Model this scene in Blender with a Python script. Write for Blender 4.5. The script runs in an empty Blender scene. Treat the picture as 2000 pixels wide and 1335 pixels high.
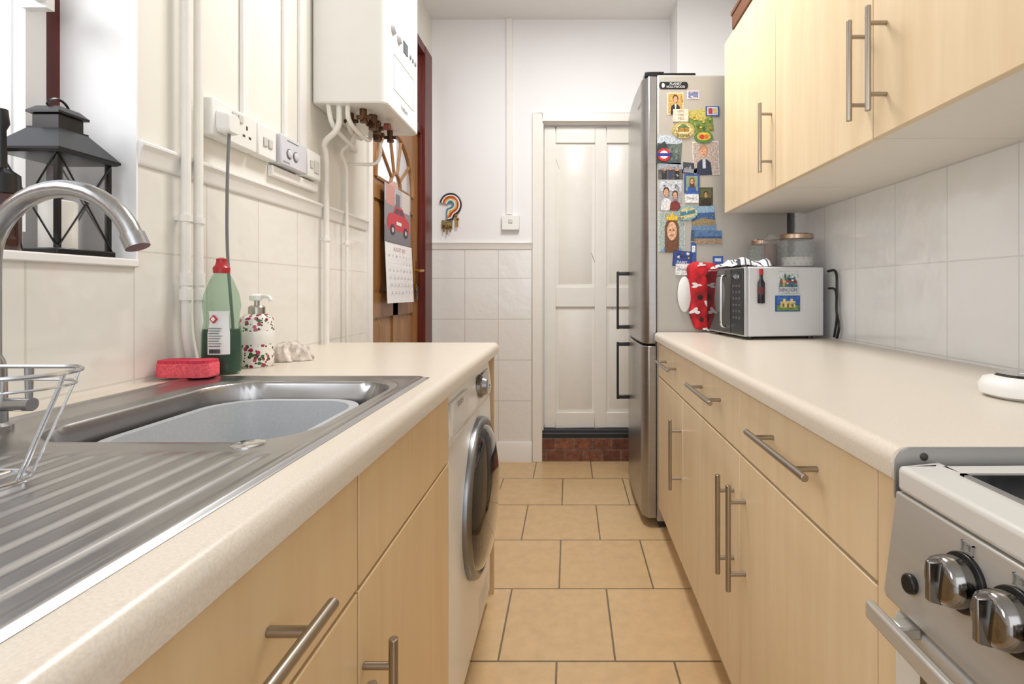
import bpy, math, random
from mathutils import Vector, Matrix
random.seed(4)
VX,VY,F,H=1112.0,568.0,1000.0,1.05
DB=3.16; XL=-0.85; XR=1.0; ZC=2.725; WT=0.869; WB=0.829
def V(*a): return Vector(a)
def PD(px,py,D): return V((px-VX)*D/F, D, H-(py-VY)*D/F)
def xat(px,D): return (px-VX)*D/F
def zat(py,D): return H-(py-VY)*D/F
# ------------------------------------------------------------------ materials
def lin(h,a=1.0):
    if isinstance(h,str):
        h=h.lstrip('#'); c=[int(h[i:i+2],16)/255 for i in (0,2,4)]
    else: c=h
    return tuple([(x/12.92 if x<=0.04045 else ((x+0.055)/1.055)**2.4) for x in c])+(a,)
MC={}
def newmat(name):
    m=bpy.data.materials.new(name); m.use_nodes=True
    nt=m.node_tree; b=nt.nodes['Principled BSDF']
    return m,nt,b
def P(name,hexc,rough=0.5,metal=0.0,var=0.04,vscale=15,bump=0.0,stretch=(1,1,1),coat=0.0,trans=0.0,spec=0.5):
    if name in MC: return MC[name]
    m,nt,b=newmat(name); N=nt.nodes; L=nt.links
    c=lin(hexc)
    tc=N.new('ShaderNodeTexCoord'); mp=N.new('ShaderNodeMapping'); mp.inputs['Scale'].default_value=stretch
    L.new(tc.outputs['Object'],mp.inputs[0])
    nz=N.new('ShaderNodeTexNoise'); nz.inputs['Scale'].default_value=vscale; nz.inputs['Detail'].default_value=5
    L.new(mp.outputs[0],nz.inputs['Vector'])
    mx=N.new('ShaderNodeMix'); mx.data_type='RGBA'
    mx.inputs['A'].default_value=tuple(max(0,x*(1-var*2)) for x in c[:3])+(1,)
    mx.inputs['B'].default_value=tuple(min(1,x*(1+var*2)) for x in c[:3])+(1,)
    if var>0.09:
        mr=N.new('ShaderNodeMapRange'); mr.inputs['From Min'].default_value=.35; mr.inputs['From Max'].default_value=.65
        L.new(nz.outputs['Fac'],mr.inputs['Value']); L.new(mr.outputs[0],mx.inputs['Factor'])
    else: L.new(nz.outputs['Fac'],mx.inputs['Factor'])
    L.new(mx.outputs['Result'],b.inputs['Base Color'])
    b.inputs['Roughness'].default_value=rough; b.inputs['Metallic'].default_value=metal
    b.inputs['Coat Weight'].default_value=coat; b.inputs['Transmission Weight'].default_value=trans
    b.inputs['Specular IOR Level'].default_value=spec
    if bump>0:
        bp=N.new('ShaderNodeBump'); bp.inputs['Strength'].default_value=bump; bp.inputs['Distance'].default_value=0.002
        L.new(nz.outputs['Fac'],bp.inputs['Height']); L.new(bp.outputs[0],b.inputs['Normal'])
    MC[name]=m; return m
def C(hexc,rough=0.55):
    return P('paint_'+hexc.strip('#')+('_%d'%int(rough*100)),hexc,rough,var=0.02)
def CP(hexc):
    return P('print_'+hexc.strip('#'),hexc,.35,var=0.16,vscale=140)
def brickmat(name,ua,va,u0,v0,w,h,mort,c1,c2,cm,rough=0.2,off=0.0,bump=0.4,split=None,plaster='#efedec',wave=0.15,noise=0.0,nscale=9,coat=0.0,wscale=14):
    m,nt,b=newmat(name); N=nt.nodes; L=nt.links
    g=N.new('ShaderNodeNewGeometry'); s=N.new('ShaderNodeSeparateXYZ'); L.new(g.outputs['Position'],s.inputs[0])
    cb=N.new('ShaderNodeCombineXYZ')
    for i,(ax,o) in enumerate(((ua,u0),(va,v0))):
        a=N.new('ShaderNodeMath'); a.operation='SUBTRACT'; L.new(s.outputs[ax],a.inputs[0]); a.inputs[1].default_value=o-50*(w if i==0 else h*1.0)
        L.new(a.outputs[0],cb.inputs[i])
    br=N.new('ShaderNodeTexBrick'); br.offset=off; br.offset_frequency=2; br.squash=1
    br.inputs['Scale'].default_value=1; br.inputs['Brick Width'].default_value=w; br.inputs['Row Height'].default_value=h
    br.inputs['Mortar Size'].default_value=mort; br.inputs['Mortar Smooth'].default_value=0.15; br.inputs['Bias'].default_value=0
    br.inputs['Color1'].default_value=lin(c1); br.inputs['Color2'].default_value=lin(c2); br.inputs['Mortar'].default_value=lin(cm)
    L.new(cb.outputs[0],br.inputs['Vector'])
    nz=N.new('ShaderNodeTexNoise'); nz.inputs['Scale'].default_value=nscale; nz.inputs['Detail'].default_value=8; nz.inputs['Roughness'].default_value=.65; L.new(g.outputs['Position'],nz.inputs['Vector'])
    col=br.outputs['Color']
    if noise>0:
        mr=N.new('ShaderNodeMapRange'); mr.inputs['From Min'].default_value=0.3; mr.inputs['From Max'].default_value=0.7
        mr.inputs['To Min'].default_value=1-noise; mr.inputs['To Max'].default_value=1+noise*0.6; L.new(nz.outputs['Fac'],mr.inputs['Value'])
        vm=N.new('ShaderNodeVectorMath'); vm.operation='SCALE'; L.new(col,vm.inputs[0]); L.new(mr.outputs[0],vm.inputs['Scale']); col=vm.outputs[0]
    bp=N.new('ShaderNodeBump'); bp.inputs['Strength'].default_value=bump; bp.inputs['Distance'].default_value=0.002; bp.invert=True
    L.new(br.outputs['Fac'],bp.inputs['Height'])
    nz2=N.new('ShaderNodeTexNoise'); nz2.inputs['Scale'].default_value=wscale; L.new(g.outputs['Position'],nz2.inputs['Vector'])
    bp2=N.new('ShaderNodeBump'); bp2.inputs['Strength'].default_value=wave; bp2.inputs['Distance'].default_value=0.01
    L.new(nz2.outputs['Fac'],bp2.inputs['Height']); L.new(bp.outputs[0],bp2.inputs['Normal'])
    b.inputs['Roughness'].default_value=rough
    if split is not None:
        gt=N.new('ShaderNodeMath'); gt.operation='GREATER_THAN'; L.new(s.outputs['Z'],gt.inputs[0]); gt.inputs[1].default_value=split
        mx=N.new('ShaderNodeMix'); mx.data_type='RGBA'; L.new(gt.outputs[0],mx.inputs['Factor']); L.new(col,mx.inputs['A']); mx.inputs['B'].default_value=lin(plaster)
        L.new(mx.outputs['Result'],b.inputs['Base Color'])
        mr2=N.new('ShaderNodeMapRange'); mr2.inputs['To Min'].default_value=rough; mr2.inputs['To Max'].default_value=0.6
        L.new(gt.outputs[0],mr2.inputs['Value']); L.new(mr2.outputs[0],b.inputs['Roughness'])
        mr3=N.new('ShaderNodeMapRange'); mr3.inputs['To Min'].default_value=coat; mr3.inputs['To Max'].default_value=0
        L.new(gt.outputs[0],mr3.inputs['Value']); L.new(mr3.outputs[0],b.inputs['Coat Weight'])
        nmx=N.new('ShaderNodeMix'); nmx.data_type='VECTOR'; L.new(gt.outputs[0],nmx.inputs['Factor']); L.new(bp2.outputs[0],nmx.inputs['A'])
        bp3=N.new('ShaderNodeBump'); bp3.inputs['Strength'].default_value=0.08; bp3.inputs['Distance'].default_value=0.01; L.new(nz.outputs['Fac'],bp3.inputs['Height'])
        L.new(bp3.outputs[0],nmx.inputs['B']); L.new(nmx.outputs['Result'],b.inputs['Normal'])
    else:
        L.new(col,b.inputs['Base Color']); L.new(bp2.outputs[0],b.inputs['Normal'])
    return m
def wood(name,c1,c2,sc=(14,14,0.9),rough=0.35,contrast=(0.35,0.7)):
    m,nt,b=newmat(name); N=nt.nodes; L=nt.links
    g=N.new('ShaderNodeNewGeometry'); mp=N.new('ShaderNodeMapping'); mp.inputs['Scale'].default_value=sc
    L.new(g.outputs['Position'],mp.inputs[0])
    nz=N.new('ShaderNodeTexNoise'); nz.inputs['Scale'].default_value=2.2; nz.inputs['Detail'].default_value=8; nz.inputs['Roughness'].default_value=0.6; nz.inputs['Distortion'].default_value=0.4
    L.new(mp.outputs[0],nz.inputs['Vector'])
    r=N.new('ShaderNodeValToRGB'); r.color_ramp.elements[0].position=contrast[0]; r.color_ramp.elements[1].position=contrast[1]
    r.color_ramp.elements[0].color=lin(c1); r.color_ramp.elements[1].color=lin(c2)
    L.new(nz.outputs['Fac'],r.inputs[0]); L.new(r.outputs[0],b.inputs['Base Color']); b.inputs['Roughness'].default_value=rough
    return m
def seethru(name,tint,fac,hexc,rough=0.05,metal=0):
    m=bpy.data.materials.new(name); m.use_nodes=True; nt=m.node_tree; N=nt.nodes; L=nt.links
    b=N['Principled BSDF']; b.inputs['Base Color'].default_value=lin(hexc); b.inputs['Roughness'].default_value=rough
    t=N.new('ShaderNodeBsdfTransparent'); t.inputs[0].default_value=lin(tint)
    mx=N.new('ShaderNodeMixShader'); mx.inputs[0].default_value=fac
    L.new(t.outputs[0],mx.inputs[1]); L.new(b.outputs[0],mx.inputs[2]); L.new(mx.outputs[0],N['Material Output'].inputs[0])
    return m
def speckle(name,c1,c2,rough=0.4):
    m,nt,b=newmat(name); N=nt.nodes; L=nt.links
    g=N.new('ShaderNodeNewGeometry'); nz=N.new('ShaderNodeTexNoise'); nz.inputs['Scale'].default_value=420; nz.inputs['Detail'].default_value=3
    L.new(g.outputs['Position'],nz.inputs['Vector'])
    r=N.new('ShaderNodeValToRGB'); r.color_ramp.elements[0].position=0.35; r.color_ramp.elements[1].position=0.65
    r.color_ramp.elements[0].color=lin(c1); r.color_ramp.elements[1].color=lin(c2)
    L.new(nz.outputs['Fac'],r.inputs[0]); L.new(r.outputs[0],b.inputs['Base Color']); b.inputs['Roughness'].default_value=rough
    return m
def floral(name):
    m,nt,b=newmat(name); N=nt.nodes; L=nt.links
    tc=N.new('ShaderNodeTexCoord'); col=None
    base=lin('#f4efe6'); last=None
    for i,(sc,thr,hx) in enumerate(((85,0.36,'#3f6b3c'),(70,0.33,'#b3365e'),(120,0.27,'#3b2e33'))):
        mp=N.new('ShaderNodeMapping'); mp.inputs['Location'].default_value=(i*3.1,i*1.7,i*2.3); L.new(tc.outputs['Object'],mp.inputs[0])
        vo=N.new('ShaderNodeTexVoronoi'); vo.inputs['Scale'].default_value=sc; L.new(mp.outputs[0],vo.inputs['Vector'])
        lt=N.new('ShaderNodeMath'); lt.operation='LESS_THAN'; L.new(vo.outputs['Distance'],lt.inputs[0]); lt.inputs[1].default_value=thr
        mx=N.new('ShaderNodeMix'); mx.data_type='RGBA'; L.new(lt.outputs[0],mx.inputs['Factor']); mx.inputs['B'].default_value=lin(hx)
        if last is None: mx.inputs['A'].default_value=base
        else: L.new(last,mx.inputs['A'])
        last=mx.outputs['Result']
    L.new(last,b.inputs['Base Color']); b.inputs['Roughness'].default_value=0.2
    return m

WHITE=P('white_paint','#efeeec',0.45,var=0.01)
WHITEG=P('white_gloss','#f1efeb',0.25,var=0.01)
DOORC=P('cream_gloss','#ece8e0',0.28,var=0.02)
PLAST=P('white_plastic','#f0efeb',0.3,var=0.01)
TILE_L=brickmat('tiles_glazed_long_wall','Y','Z',1.0,0.12,0.2,0.252,0.0020,'#eeebe3','#ebe8e0','#dcd7cc',0.08,split=1.32,plaster='#edeae1',wave=.55,coat=.6,wscale=10)
TILE_B=brickmat('tiles_glazed_end_wall','X','Z',-0.645,0.12,0.2055,0.252,0.0024,'#eeece9','#ebe9e6','#cdc9c3',0.15,split=1.33,plaster='#f0eff0',wave=.3,coat=.3)
TILE_R=brickmat('tiles_glazed_splashback','Y','Z',1.139,0.12,0.2165,0.252,0.0018,'#eeeff0','#ebeced','#d8d9da',0.08,split=1.6,plaster='#eeeef0',wave=.55,coat=.6,wscale=10)
FLOOR=brickmat('floor_tiles_stone','X','Y',-0.2025,1.807,0.333,0.354,0.0032,'#d9b98c','#d3b285','#796a56',0.28,off=0.5,bump=0.5,wave=0.05,noise=0.11,nscale=20)
BRICK=brickmat('red_brick','X','Z',0.03,0.0,0.115,0.071,0.005,'#6e4334','#8e5c46','#80695a',0.9,off=0.5,wave=0.9,noise=0.45,nscale=26,wscale=40)
BRICKO=brickmat('garden_brick','Y','Z',0.0,0.0,0.225,0.075,0.006,'#b8704e','#cf8e6a','#c8b8a6',0.85,off=0.5,wave=0.3,noise=0.35)
MAPLE=wood('maple_laminate','#dfc69f','#e9d4b1',sc=(10,10,0.8),contrast=(.3,.75))
MAPLE_L=wood('maple_laminate_warm','#dbbb8d','#e5c99d',sc=(10,10,0.8),contrast=(.3,.75))
MAPLE_E=P('maple_edge','#d6ba8e',0.4)
DOORW=wood('stained_wood_door','#7f5530','#ab7d4b',sc=(16,16,1.2),contrast=(0.3,0.7))
REDW=wood('dark_red_wood','#4e1712','#70281c',sc=(16,16,1.2))
WTOP=speckle('worktop_speckled','#d6cbbb','#e0d6c7',.3)
STEEL=P('brushed_steel','#a8a8a8',0.25,1.0,var=0.08,vscale=6,stretch=(40,2,2))
SINK=P('sink_steel','#a9a8a8',0.28,1.0,var=0.08,vscale=12)
NICKEL=P('brushed_nickel','#a8a096',0.28,1.0,var=0.03)
CHROME=P('chrome','#cfcfcf',0.1,1.0,var=0.01)
FRIDGE=P('fridge_side_grey','#b3aea6',0.38,0.3,var=0.02)
FRIDGED=P('fridge_door_steel','#a8a5a1',0.28,0.9,var=0.05,vscale=5,stretch=(1,1,12))
BLACK=P('black_plastic','#141416',0.3)
BLACKM=P('black_metal','#0c0d0f',0.28,0.0)
COPPER=P('copper_lid','#b8a08c',0.24,1.0)
BRASS=P('brass','#b5893e',0.3,1.0)
BRASSD=P('aged_brass','#5f4330',0.4,0.8,var=0.08,vscale=40)
GLASS=seethru('pane_glass','#ffffff',0.04,'#ffffff')
FANGL=seethru('fanlight_glass','#fbfbff',0.45,'#eef0f6',.1)
JAR=seethru('jar_glass','#f4f6f6',0.2,'#dfe4e4')
GREENL=seethru('green_liquid','#0a6a3c',0.82,'#05462a',0.08)
CLEARP=seethru('clear_green_plastic','#dcebe1',0.08,'#c8d8ce',0.06)
DARKG=P('dark_glass','#0f1013',0.05,0.0,coat=1.0)
# ------------------------------------------------------------------ geometry
class G:
    def __init__(s): s.v=[];s.f=[];s.m=[]
    def add(s,vs,fs,m=0):
        o=len(s.v); s.v+= [Vector(x) for x in vs]
        for f in fs: s.f.append([i+o for i in f]); s.m.append(m)
        return s
    def box(s,x0,x1,y0,y1,z0,z1,m=0):
        vs=[(x,y,z) for x in (x0,x1) for y in (y0,y1) for z in (z0,z1)]
        return s.add(vs,[(0,1,3,2),(4,6,7,5),(0,4,5,1),(2,3,7,6),(0,2,6,4),(1,5,7,3)],m)
    def tube(s,path,r,n=12,m=0,closed=False):
        path=[Vector(p) for p in path]; k=len(path)
        R=r if isinstance(r,(list,tuple)) else [r]*k
        vs=[];fs=[]; up=None
        for i,p in enumerate(path):
            if closed: t=path[(i+1)%k]-path[i-1]
            else: t=path[min(i+1,k-1)]-path[max(i-1,0)]
            t.normalize()
            if up is None:
                a=Vector((0,0,1)) if abs(t.z)<0.9 else Vector((1,0,0)); up=t.cross(a).normalized()
            up=(up-t*up.dot(t)).normalized(); w=t.cross(up)
            for j in range(n):
                a=2*math.pi*j/n; vs.append(p+(up*math.cos(a)+w*math.sin(a))*R[i])
        for i in range(k if closed else k-1):
            i2=(i+1)%k
            for j in range(n): fs.append((i*n+j,i*n+(j+1)%n,i2*n+(j+1)%n,i2*n+j))
        if not closed: fs.append(tuple(range(n-1,-1,-1))); fs.append(tuple((k-1)*n+j for j in range(n)))
        return s.add(vs,fs,m)
    def cyl(s,p0,p1,r0,r1=None,n=24,m=0): return s.tube([p0,p1],[r0,r0 if r1 is None else r1],n,m)
    def lathe(s,c,prof,n=32,m=0,axis='z',sx=1,sy=1,a0=0,a1=2*math.pi):
        c=Vector(c); full=abs(a1-a0-2*math.pi)<1e-6; nn=n if full else n+1
        vs=[];fs=[]
        for q in prof:
            r,h=q[0],q[1]
            for j in range(nn):
                a=a0+(a1-a0)*j/n; x=r*math.cos(a)*sx; y=r*math.sin(a)*sy
                if axis=='z': d=(x,y,h)
                elif axis=='x': d=(h,x,y)
                elif axis=='y': d=(x,h,y)
                vs.append(c+Vector(d))
        k=len(prof)
        for i in range(k-1):
            for j in range(n):
                j2=(j+1)%nn
                fs.append((i*nn+j,i*nn+j2,(i+1)*nn+j2,(i+1)*nn+j))
        if full:
            if prof[0][0]>1e-6: fs.append(tuple(range(nn-1,-1,-1)))
            if prof[-1][0]>1e-6: fs.append(tuple((k-1)*nn+j for j in range(nn)))
        return s.add(vs,fs,m)
    def ell(s,c,rx,ry,rz,n=16,m=0):
        prof=[(math.sin(math.pi*i/n)+1e-7,-math.cos(math.pi*i/n)) for i in range(n+1)]
        g=G(); g.lathe((0,0,0),prof,n*2)
        return s.add([(v.x*rx+c[0],v.y*ry+c[1],v.z*rz+c[2]) for v in g.v],g.f,m)
    def prism(s,pts,d,m=0):
        d=Vector(d); pts=[Vector(p) for p in pts]; k=len(pts)
        vs=pts+[p+d for p in pts]
        fs=[tuple(range(k-1,-1,-1)),tuple(range(k,2*k))]+[(i,(i+1)%k,k+(i+1)%k,k+i) for i in range(k)]
        return s.add(vs,fs,m)
    def loft(s,rings,m=0,cap0=True,cap1=True):
        n=len(rings[0]); vs=[p for r in rings for p in r]; fs=[]
        for i in range(len(rings)-1):
            for j in range(n): fs.append((i*n+j,i*n+(j+1)%n,(i+1)*n+(j+1)%n,(i+1)*n+j))
        if cap0: fs.append(tuple(range(n-1,-1,-1)))
        if cap1: fs.append(tuple((len(rings)-1)*n+j for j in range(n)))
        return s.add(vs,fs,m)
    def grid(s,fn,nu,nv,m=0):
        vs=[fn(i/nu,j/nv) for i in range(nu+1) for j in range(nv+1)]
        fs=[(i*(nv+1)+j,(i+1)*(nv+1)+j,(i+1)*(nv+1)+j+1,i*(nv+1)+j+1) for i in range(nu) for j in range(nv)]
        return s.add(vs,fs,m)
    def text(s,t,o,u,v,h,m=0,align='CENTER',wmax=None):
        cu=bpy.data.curves.new('t','FONT'); cu.body=t; cu.size=1; cu.align_x=align; cu.align_y='CENTER'; cu.resolution_u=3
        ob=bpy.data.objects.new('t',cu); bpy.context.scene.collection.objects.link(ob)
        dg=bpy.context.evaluated_depsgraph_get(); me=bpy.data.meshes.new_from_object(ob.evaluated_get(dg))
        o=Vector(o);u=Vector(u).normalized();v=Vector(v).normalized()
        k=h/0.72
        if wmax and me.vertices:
            w=max(x.co.x for x in me.vertices)-min(x.co.x for x in me.vertices); ku=min(k,wmax/max(w,1e-6))
        else: ku=k
        s.add([o+u*(x.co.x*ku)+v*(x.co.y*k) for x in me.vertices],[tuple(p.vertices) for p in me.polygons],m)
        bpy.data.objects.remove(ob); bpy.data.meshes.remove(me); bpy.data.curves.remove(cu)
        return s
def rring(cx,cy,hx,hy,r,z,n=8):
    pts=[]
    for (sx,sy,a0) in ((1,1,0),(-1,1,90),(-1,-1,180),(1,-1,270)):
        for i in range(n+1):
            a=math.radians(a0+90*i/n); pts.append(V(cx+sx*(hx-r)+r*math.cos(a),cy+sy*(hy-r)+r*math.sin(a),z))
    return pts
def fil(path,r=0.03,k=6):
    path=[Vector(p) for p in path]; out=[path[0]]
    for i in range(1,len(path)-1):
        a,b,c=path[i-1],path[i],path[i+1]
        ra=min(r,(a-b).length*0.49); rc=min(r,(c-b).length*0.49)
        p=b+(a-b).normalized()*ra; q=b+(c-b).normalized()*rc
        for j in range(k+1):
            t=j/k; out.append(p*(1-t)**2+b*2*t*(1-t)+q*t*t)
    out.append(path[-1]); return out
ORG={}
COL=bpy.context.scene.collection
def thing(name,base,label,cat,group=None,rz=0):
    e=bpy.data.objects.new(name,None); e.empty_display_size=0.05; e.location=base; COL.objects.link(e)
    e['label']=label; e['category']=cat
    if group: e['group']=group
    e.rotation_euler=(0,0,rz); ORG[e.name]=Vector(base); return e
def make(name,g,mats,parent=None,label=None,cat=None,group=None,bevel=0,smooth=35,kind=None,seg=2):
    if not isinstance(mats,(list,tuple)): mats=[mats]
    lo=V(*[min(v[i] for v in g.v) for i in range(3)]); hi=V(*[max(v[i] for v in g.v) for i in range(3)])
    c=(lo+hi)/2
    if parent is None: c.z=lo.z
    me=bpy.data.meshes.new(name); me.from_pydata([v-c for v in g.v],[],g.f)
    for m in mats: me.materials.append(m)
    me.polygons.foreach_set('material_index',g.m)
    import bmesh
    bm=bmesh.new(); bm.from_mesh(me)
    bmesh.ops.remove_doubles(bm,verts=bm.verts,dist=1e-6)
    bmesh.ops.recalc_face_normals(bm,faces=bm.faces)
    for f in bm.faces: f.smooth=True
    th=math.radians(smooth)
    for e in bm.edges:
        if len(e.link_faces)!=2 or e.calc_face_angle(0)>th: e.smooth=False
    bm.to_mesh(me); bm.free()
    ob=bpy.data.objects.new(name,me); COL.objects.link(ob)
    ob.location=c if parent is None else c-ORG[parent.name]
    if parent is not None: ob.parent=parent
    ORG[ob.name]=c
    if label: ob['label']=label
    if cat: ob['category']=cat
    if group: ob['group']=group
    if kind: ob['kind']=kind
    if bevel:
        b=ob.modifiers.new('bevel','BEVEL'); b.width=bevel; b.segments=seg; b.limit_method='ANGLE'; b.angle_limit=math.radians(40)
    return ob
def struct(name,g,mats,label=None,bevel=0):
    return make(name,g,mats,label=label,bevel=bevel,kind='structure')
def cardgeo(o,U,Vd,Nn,base,shapes,th=0.0015,round_=False,mf=None):
    g=G(); mats=[]; idx={}
    o=Vector(o);U=Vector(U);Vd=Vector(Vd);Nn=Vector(Nn).normalized()
    def mi(hx,t=False):
        if (hx,t) not in idx: idx[(hx,t)]=len(mats); mats.append(mf(hx) if (mf and not t) else C(hx,0.4))
        return idx[(hx,t)]
    def pt(u,v,d): return o+U*u+Vd*v+Nn*d
    if round_: pts=[pt(0.5+0.5*math.cos(a*math.pi/14),0.5+0.5*math.sin(a*math.pi/14),0) for a in range(28)]
    else: pts=[pt(0,0,0),pt(1,0,0),pt(1,1,0),pt(0,1,0)]
    g.prism(pts,Nn*th,mi(base))
    d=th
    for sh in shapes:
        d+=0.00025; k=sh[0]
        if k=='r': _,a,b,c,e,hx=sh; ps=[(a,b),(c,b),(c,e),(a,e)]
        elif k=='e':
            _,a,b,ru,rv,hx=sh; ps=[(a+ru*math.cos(t*math.pi/10),b+rv*math.sin(t*math.pi/10)) for t in range(20)]
        elif k=='p': _,ps,hx=sh
        elif k=='t':
            _,s,a,b,h,hx=sh[:6]; wm=(sh[6] if len(sh)>6 else 0.9)*U.length
            g.text(s,pt(a,b,d),U,-Vd,h*Vd.length,mi(hx,True),wmax=wm); continue
        g.add([pt(x,y,d) for x,y in ps],[tuple(range(len(ps)))],mi(hx))
    return g,mats
# ================================================================== ROOM
g=G().box(-1.05,1.2,-1.4,3.6,-0.06,0); struct('floor',g,FLOOR,'beige stone-effect tiles in a brick bond')
g=G().box(-1.05,1.2,-1.4,3.4,ZC,ZC+0.06); struct('ceiling',g,WHITE,'plain white ceiling')
WY0,WY1,WZ0,WZ1=-0.15,1.004,1.108,2.1
DY0,DY1,DZ1=2.157,2.96,2.46
g=G()
x0,x1=XL-0.15,XL
g.box(x0,x1,-1.4,WY0,0,ZC); g.box(x0,x1,WY0,WY1,0,WZ0); g.box(x0,x1,WY0,WY1,WZ1,ZC)
g.box(x0,x1,WY1,DY0,0,ZC); g.box(x0,x1,DY0,DY1,DZ1,ZC); g.box(x0,x1,DY1,DB+0.14,0,ZC)
struct('wall_left',g,TILE_L,'white wall tiled below the dado rail')
g=G(); ox0,ox1,oz1=-0.171,0.563,2.096
g.box(XL,ox0,DB,DB+0.14,0,ZC); g.box(ox0,ox1,DB,DB+0.14,oz1,ZC); g.box(ox1,XR,DB,DB+0.14,0,ZC)
struct('wall_back',g,TILE_B,'white end wall with tiled lower half')
g=G().box(XR,XR+0.15,-1.4,DB+0.14,0,ZC); struct('wall_right',g,TILE_R,'white wall with tiled splashback')
g=G().box(0.622,XR,2.95,DB,0,ZC); struct('wall_alcove',g,WHITE,'white projecting pier beside the end door')
g=G().box(-2.5,-2.3,-2,5,0,2.0); make('garden_wall',g,BRICKO,label='red brick wall standing outside the window',cat='wall')
g=G().box(-2.28,-1.9,-.6,1.0,0,1.42,0).prism([(-2.28,-.7,1.58),(-1.82,-.7,1.41),(-1.82,-.7,1.45),(-2.28,-.7,1.62)],(0,1.8,0),1)
make('garden_shed',g,[P('shed_wall','#8a7d72',.8,var=.08),P('shed_roof','#54585c',.7,var=.08)],label='low dark-roofed lean-to against the garden wall',cat='shed')
g=G().box(-2.5,XL-0.16,-2,5,-0.1,0); make('yard_paving',g,P('paving','#b5ada3',0.8,var=0.08),label='grey paved yard outside the window',cat='paving')
def rail(name,pts,d,label):
    struct(name,G().prism(pts,d),WHITEG,label,bevel=0.003)
def prof(a):
    return [(0,1.298),(0.005,1.300),(0.008,1.308),(0.010,1.33),(0.016,1.338),(0.016,1.345),(0,1.350)]
rail('trim_1',[(XL+a,1.004,z) for a,z in prof(0)],(0,DY0-1.004-0.02,0),'white dado rail')
rail('trim_2',[(XL,DB-a,z+0.006) for a,z in prof(0)],(XL*-1-0.2275-0.003,0,0),'white dado rail')
g=G().prism([(XL,DB,0),(XL,DB-0.016,0),(XL,DB-0.016,0.095),(XL,DB-0.008,0.12),(XL,DB,0.122)],(0.85-0.2275-0.003,0,0)); struct('baseboard_back',g,WHITEG,'white skirting board')
g=G(); t=0.004
g.box(XL-0.145,XL+0.004,WY1-t,WY1+0.0,WZ0,WZ1); struct('trim_3',g,P('reveal_white','#f6f6f6',0.5,var=0.01),'white painted window reveal')
g=G().box(XL-0.145,XL+0.008,WY0,WY1,WZ0-0.012,WZ0+t); struct('trim_4',g,WHITEG,'white window sill board',bevel=0.003)
# window
g=G(); wx=XL-0.145
def wb(y0,y1,z0,z1,m,dx=0.05,off=0): g.box(wx-dx,wx+off,y0,y1,z0,z1,m)
wb(0.972,WY1-t,WZ0+t,WZ1,1); wb(WY0,0.972,WZ1-0.05,WZ1,1); wb(WY0,0.972,WZ0+t,WZ0+0.03,0)
wb(0.935,0.972,WZ0+0.03,WZ1-0.05,0,0.045,0.002); wb(0.1,0.935,WZ0+0.03,WZ0+0.05,0,0.045,0.002); wb(0.4,0.44,WZ0+0.05,WZ1-0.05,0,0.045,0.002); wb(WY0,WY0+0.05,WZ0,WZ1,0)
g.box(wx-0.025,wx-0.02,WY0+0.05,0.935,WZ0+0.05,WZ1-0.05,2)
struct('window_1',g,[WHITEG,REDW,GLASS],'white casement in a dark red frame')
g=G(); g.cyl((XL-0.11,0.2,1.585),(XL-0.11,0.93,1.585),0.012,n=16); g.box(XL-0.145,XL-0.10,0.93,0.945,1.565,1.605)
make('blind_roller',g,WHITEG,label='white roller blind pole fixed to the window frame',cat='blind')
# ---- end door
fr=G()
fr.box(-0.2275,ox0+0.004,DB-0.018,DB+0.001,0.0,2.143); fr.box(ox1-0.004,0.62,DB-0.018,DB+0.001,0,2.143); fr.box(ox0+0.004,ox1-0.004,DB-0.018,DB+0.001,oz1-0.004,2.143)
fr.box(ox0,ox0+0.012,DB+0.001,DB+0.12,0.19,oz1); fr.box(ox1-0.012,ox1,DB+0.001,DB+0.12,0.19,oz1); fr.box(ox0,ox1,DB+0.001,DB+0.12,oz1-0.012,oz1)
struct('trim_5',fr,DOORC,'white door architrave',bevel=0.003)
g=G(); yf=DB+0.045
L0,L1,Z0,Z1=ox0+0.014,ox1-0.014,0.195,2.076
cols=[(-0.085,0.161),(0.231,0.477)]; rows=[(0.29,0.95),(1.075,1.976)]
g.box(L0,L1,yf+0.014,yf+0.04,Z0,Z1)
g.box(L0,cols[0][0],yf,yf+0.014,Z0,Z1); g.box(cols[0][1],cols[1][0],yf,yf+0.014,Z0,Z1); g.box(cols[1][1],L1,yf,yf+0.014,Z0,Z1)
for (a,b) in cols:
    g.box(a,b,yf,yf+0.014,Z0,rows[0][0]); g.box(a,b,yf,yf+0.014,rows[0][1],rows[1][0]); g.box(a,b,yf,yf+0.014,rows[1][1],Z1)
    for (c,d) in rows:
        g.loft([[V(x,yf+0.0145,z) for x,z in ((a+.014,c+.014),(b-.014,c+.014),(b-.014,d-.014),(a+.014,d-.014))],
                [V(x,yf+0.004,z) for x,z in ((a+.045,c+.045),(b-.045,c+.045),(b-.045,d-.045),(a+.045,d-.045))]])
struct('door_1',g,DOORC,'white four-panel door above a brick step',bevel=0.003)
g=G(); g.box(ox0,ox1,DB-0.004,DB+0.14,0,0.142,0); g.box(ox0,ox1,DB+0.004,DB+0.14,0.142,0.19,1); g.box(ox0,ox1,DB-0.006,DB+0.1,0.170,0.175,2)
struct('trim_6',g,[BRICK,P('threshold_dark','#2e3236',0.5,var=.08),P('threshold_strip','#5a5c60',0.4)],'worn brick step with dark threshold')
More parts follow.
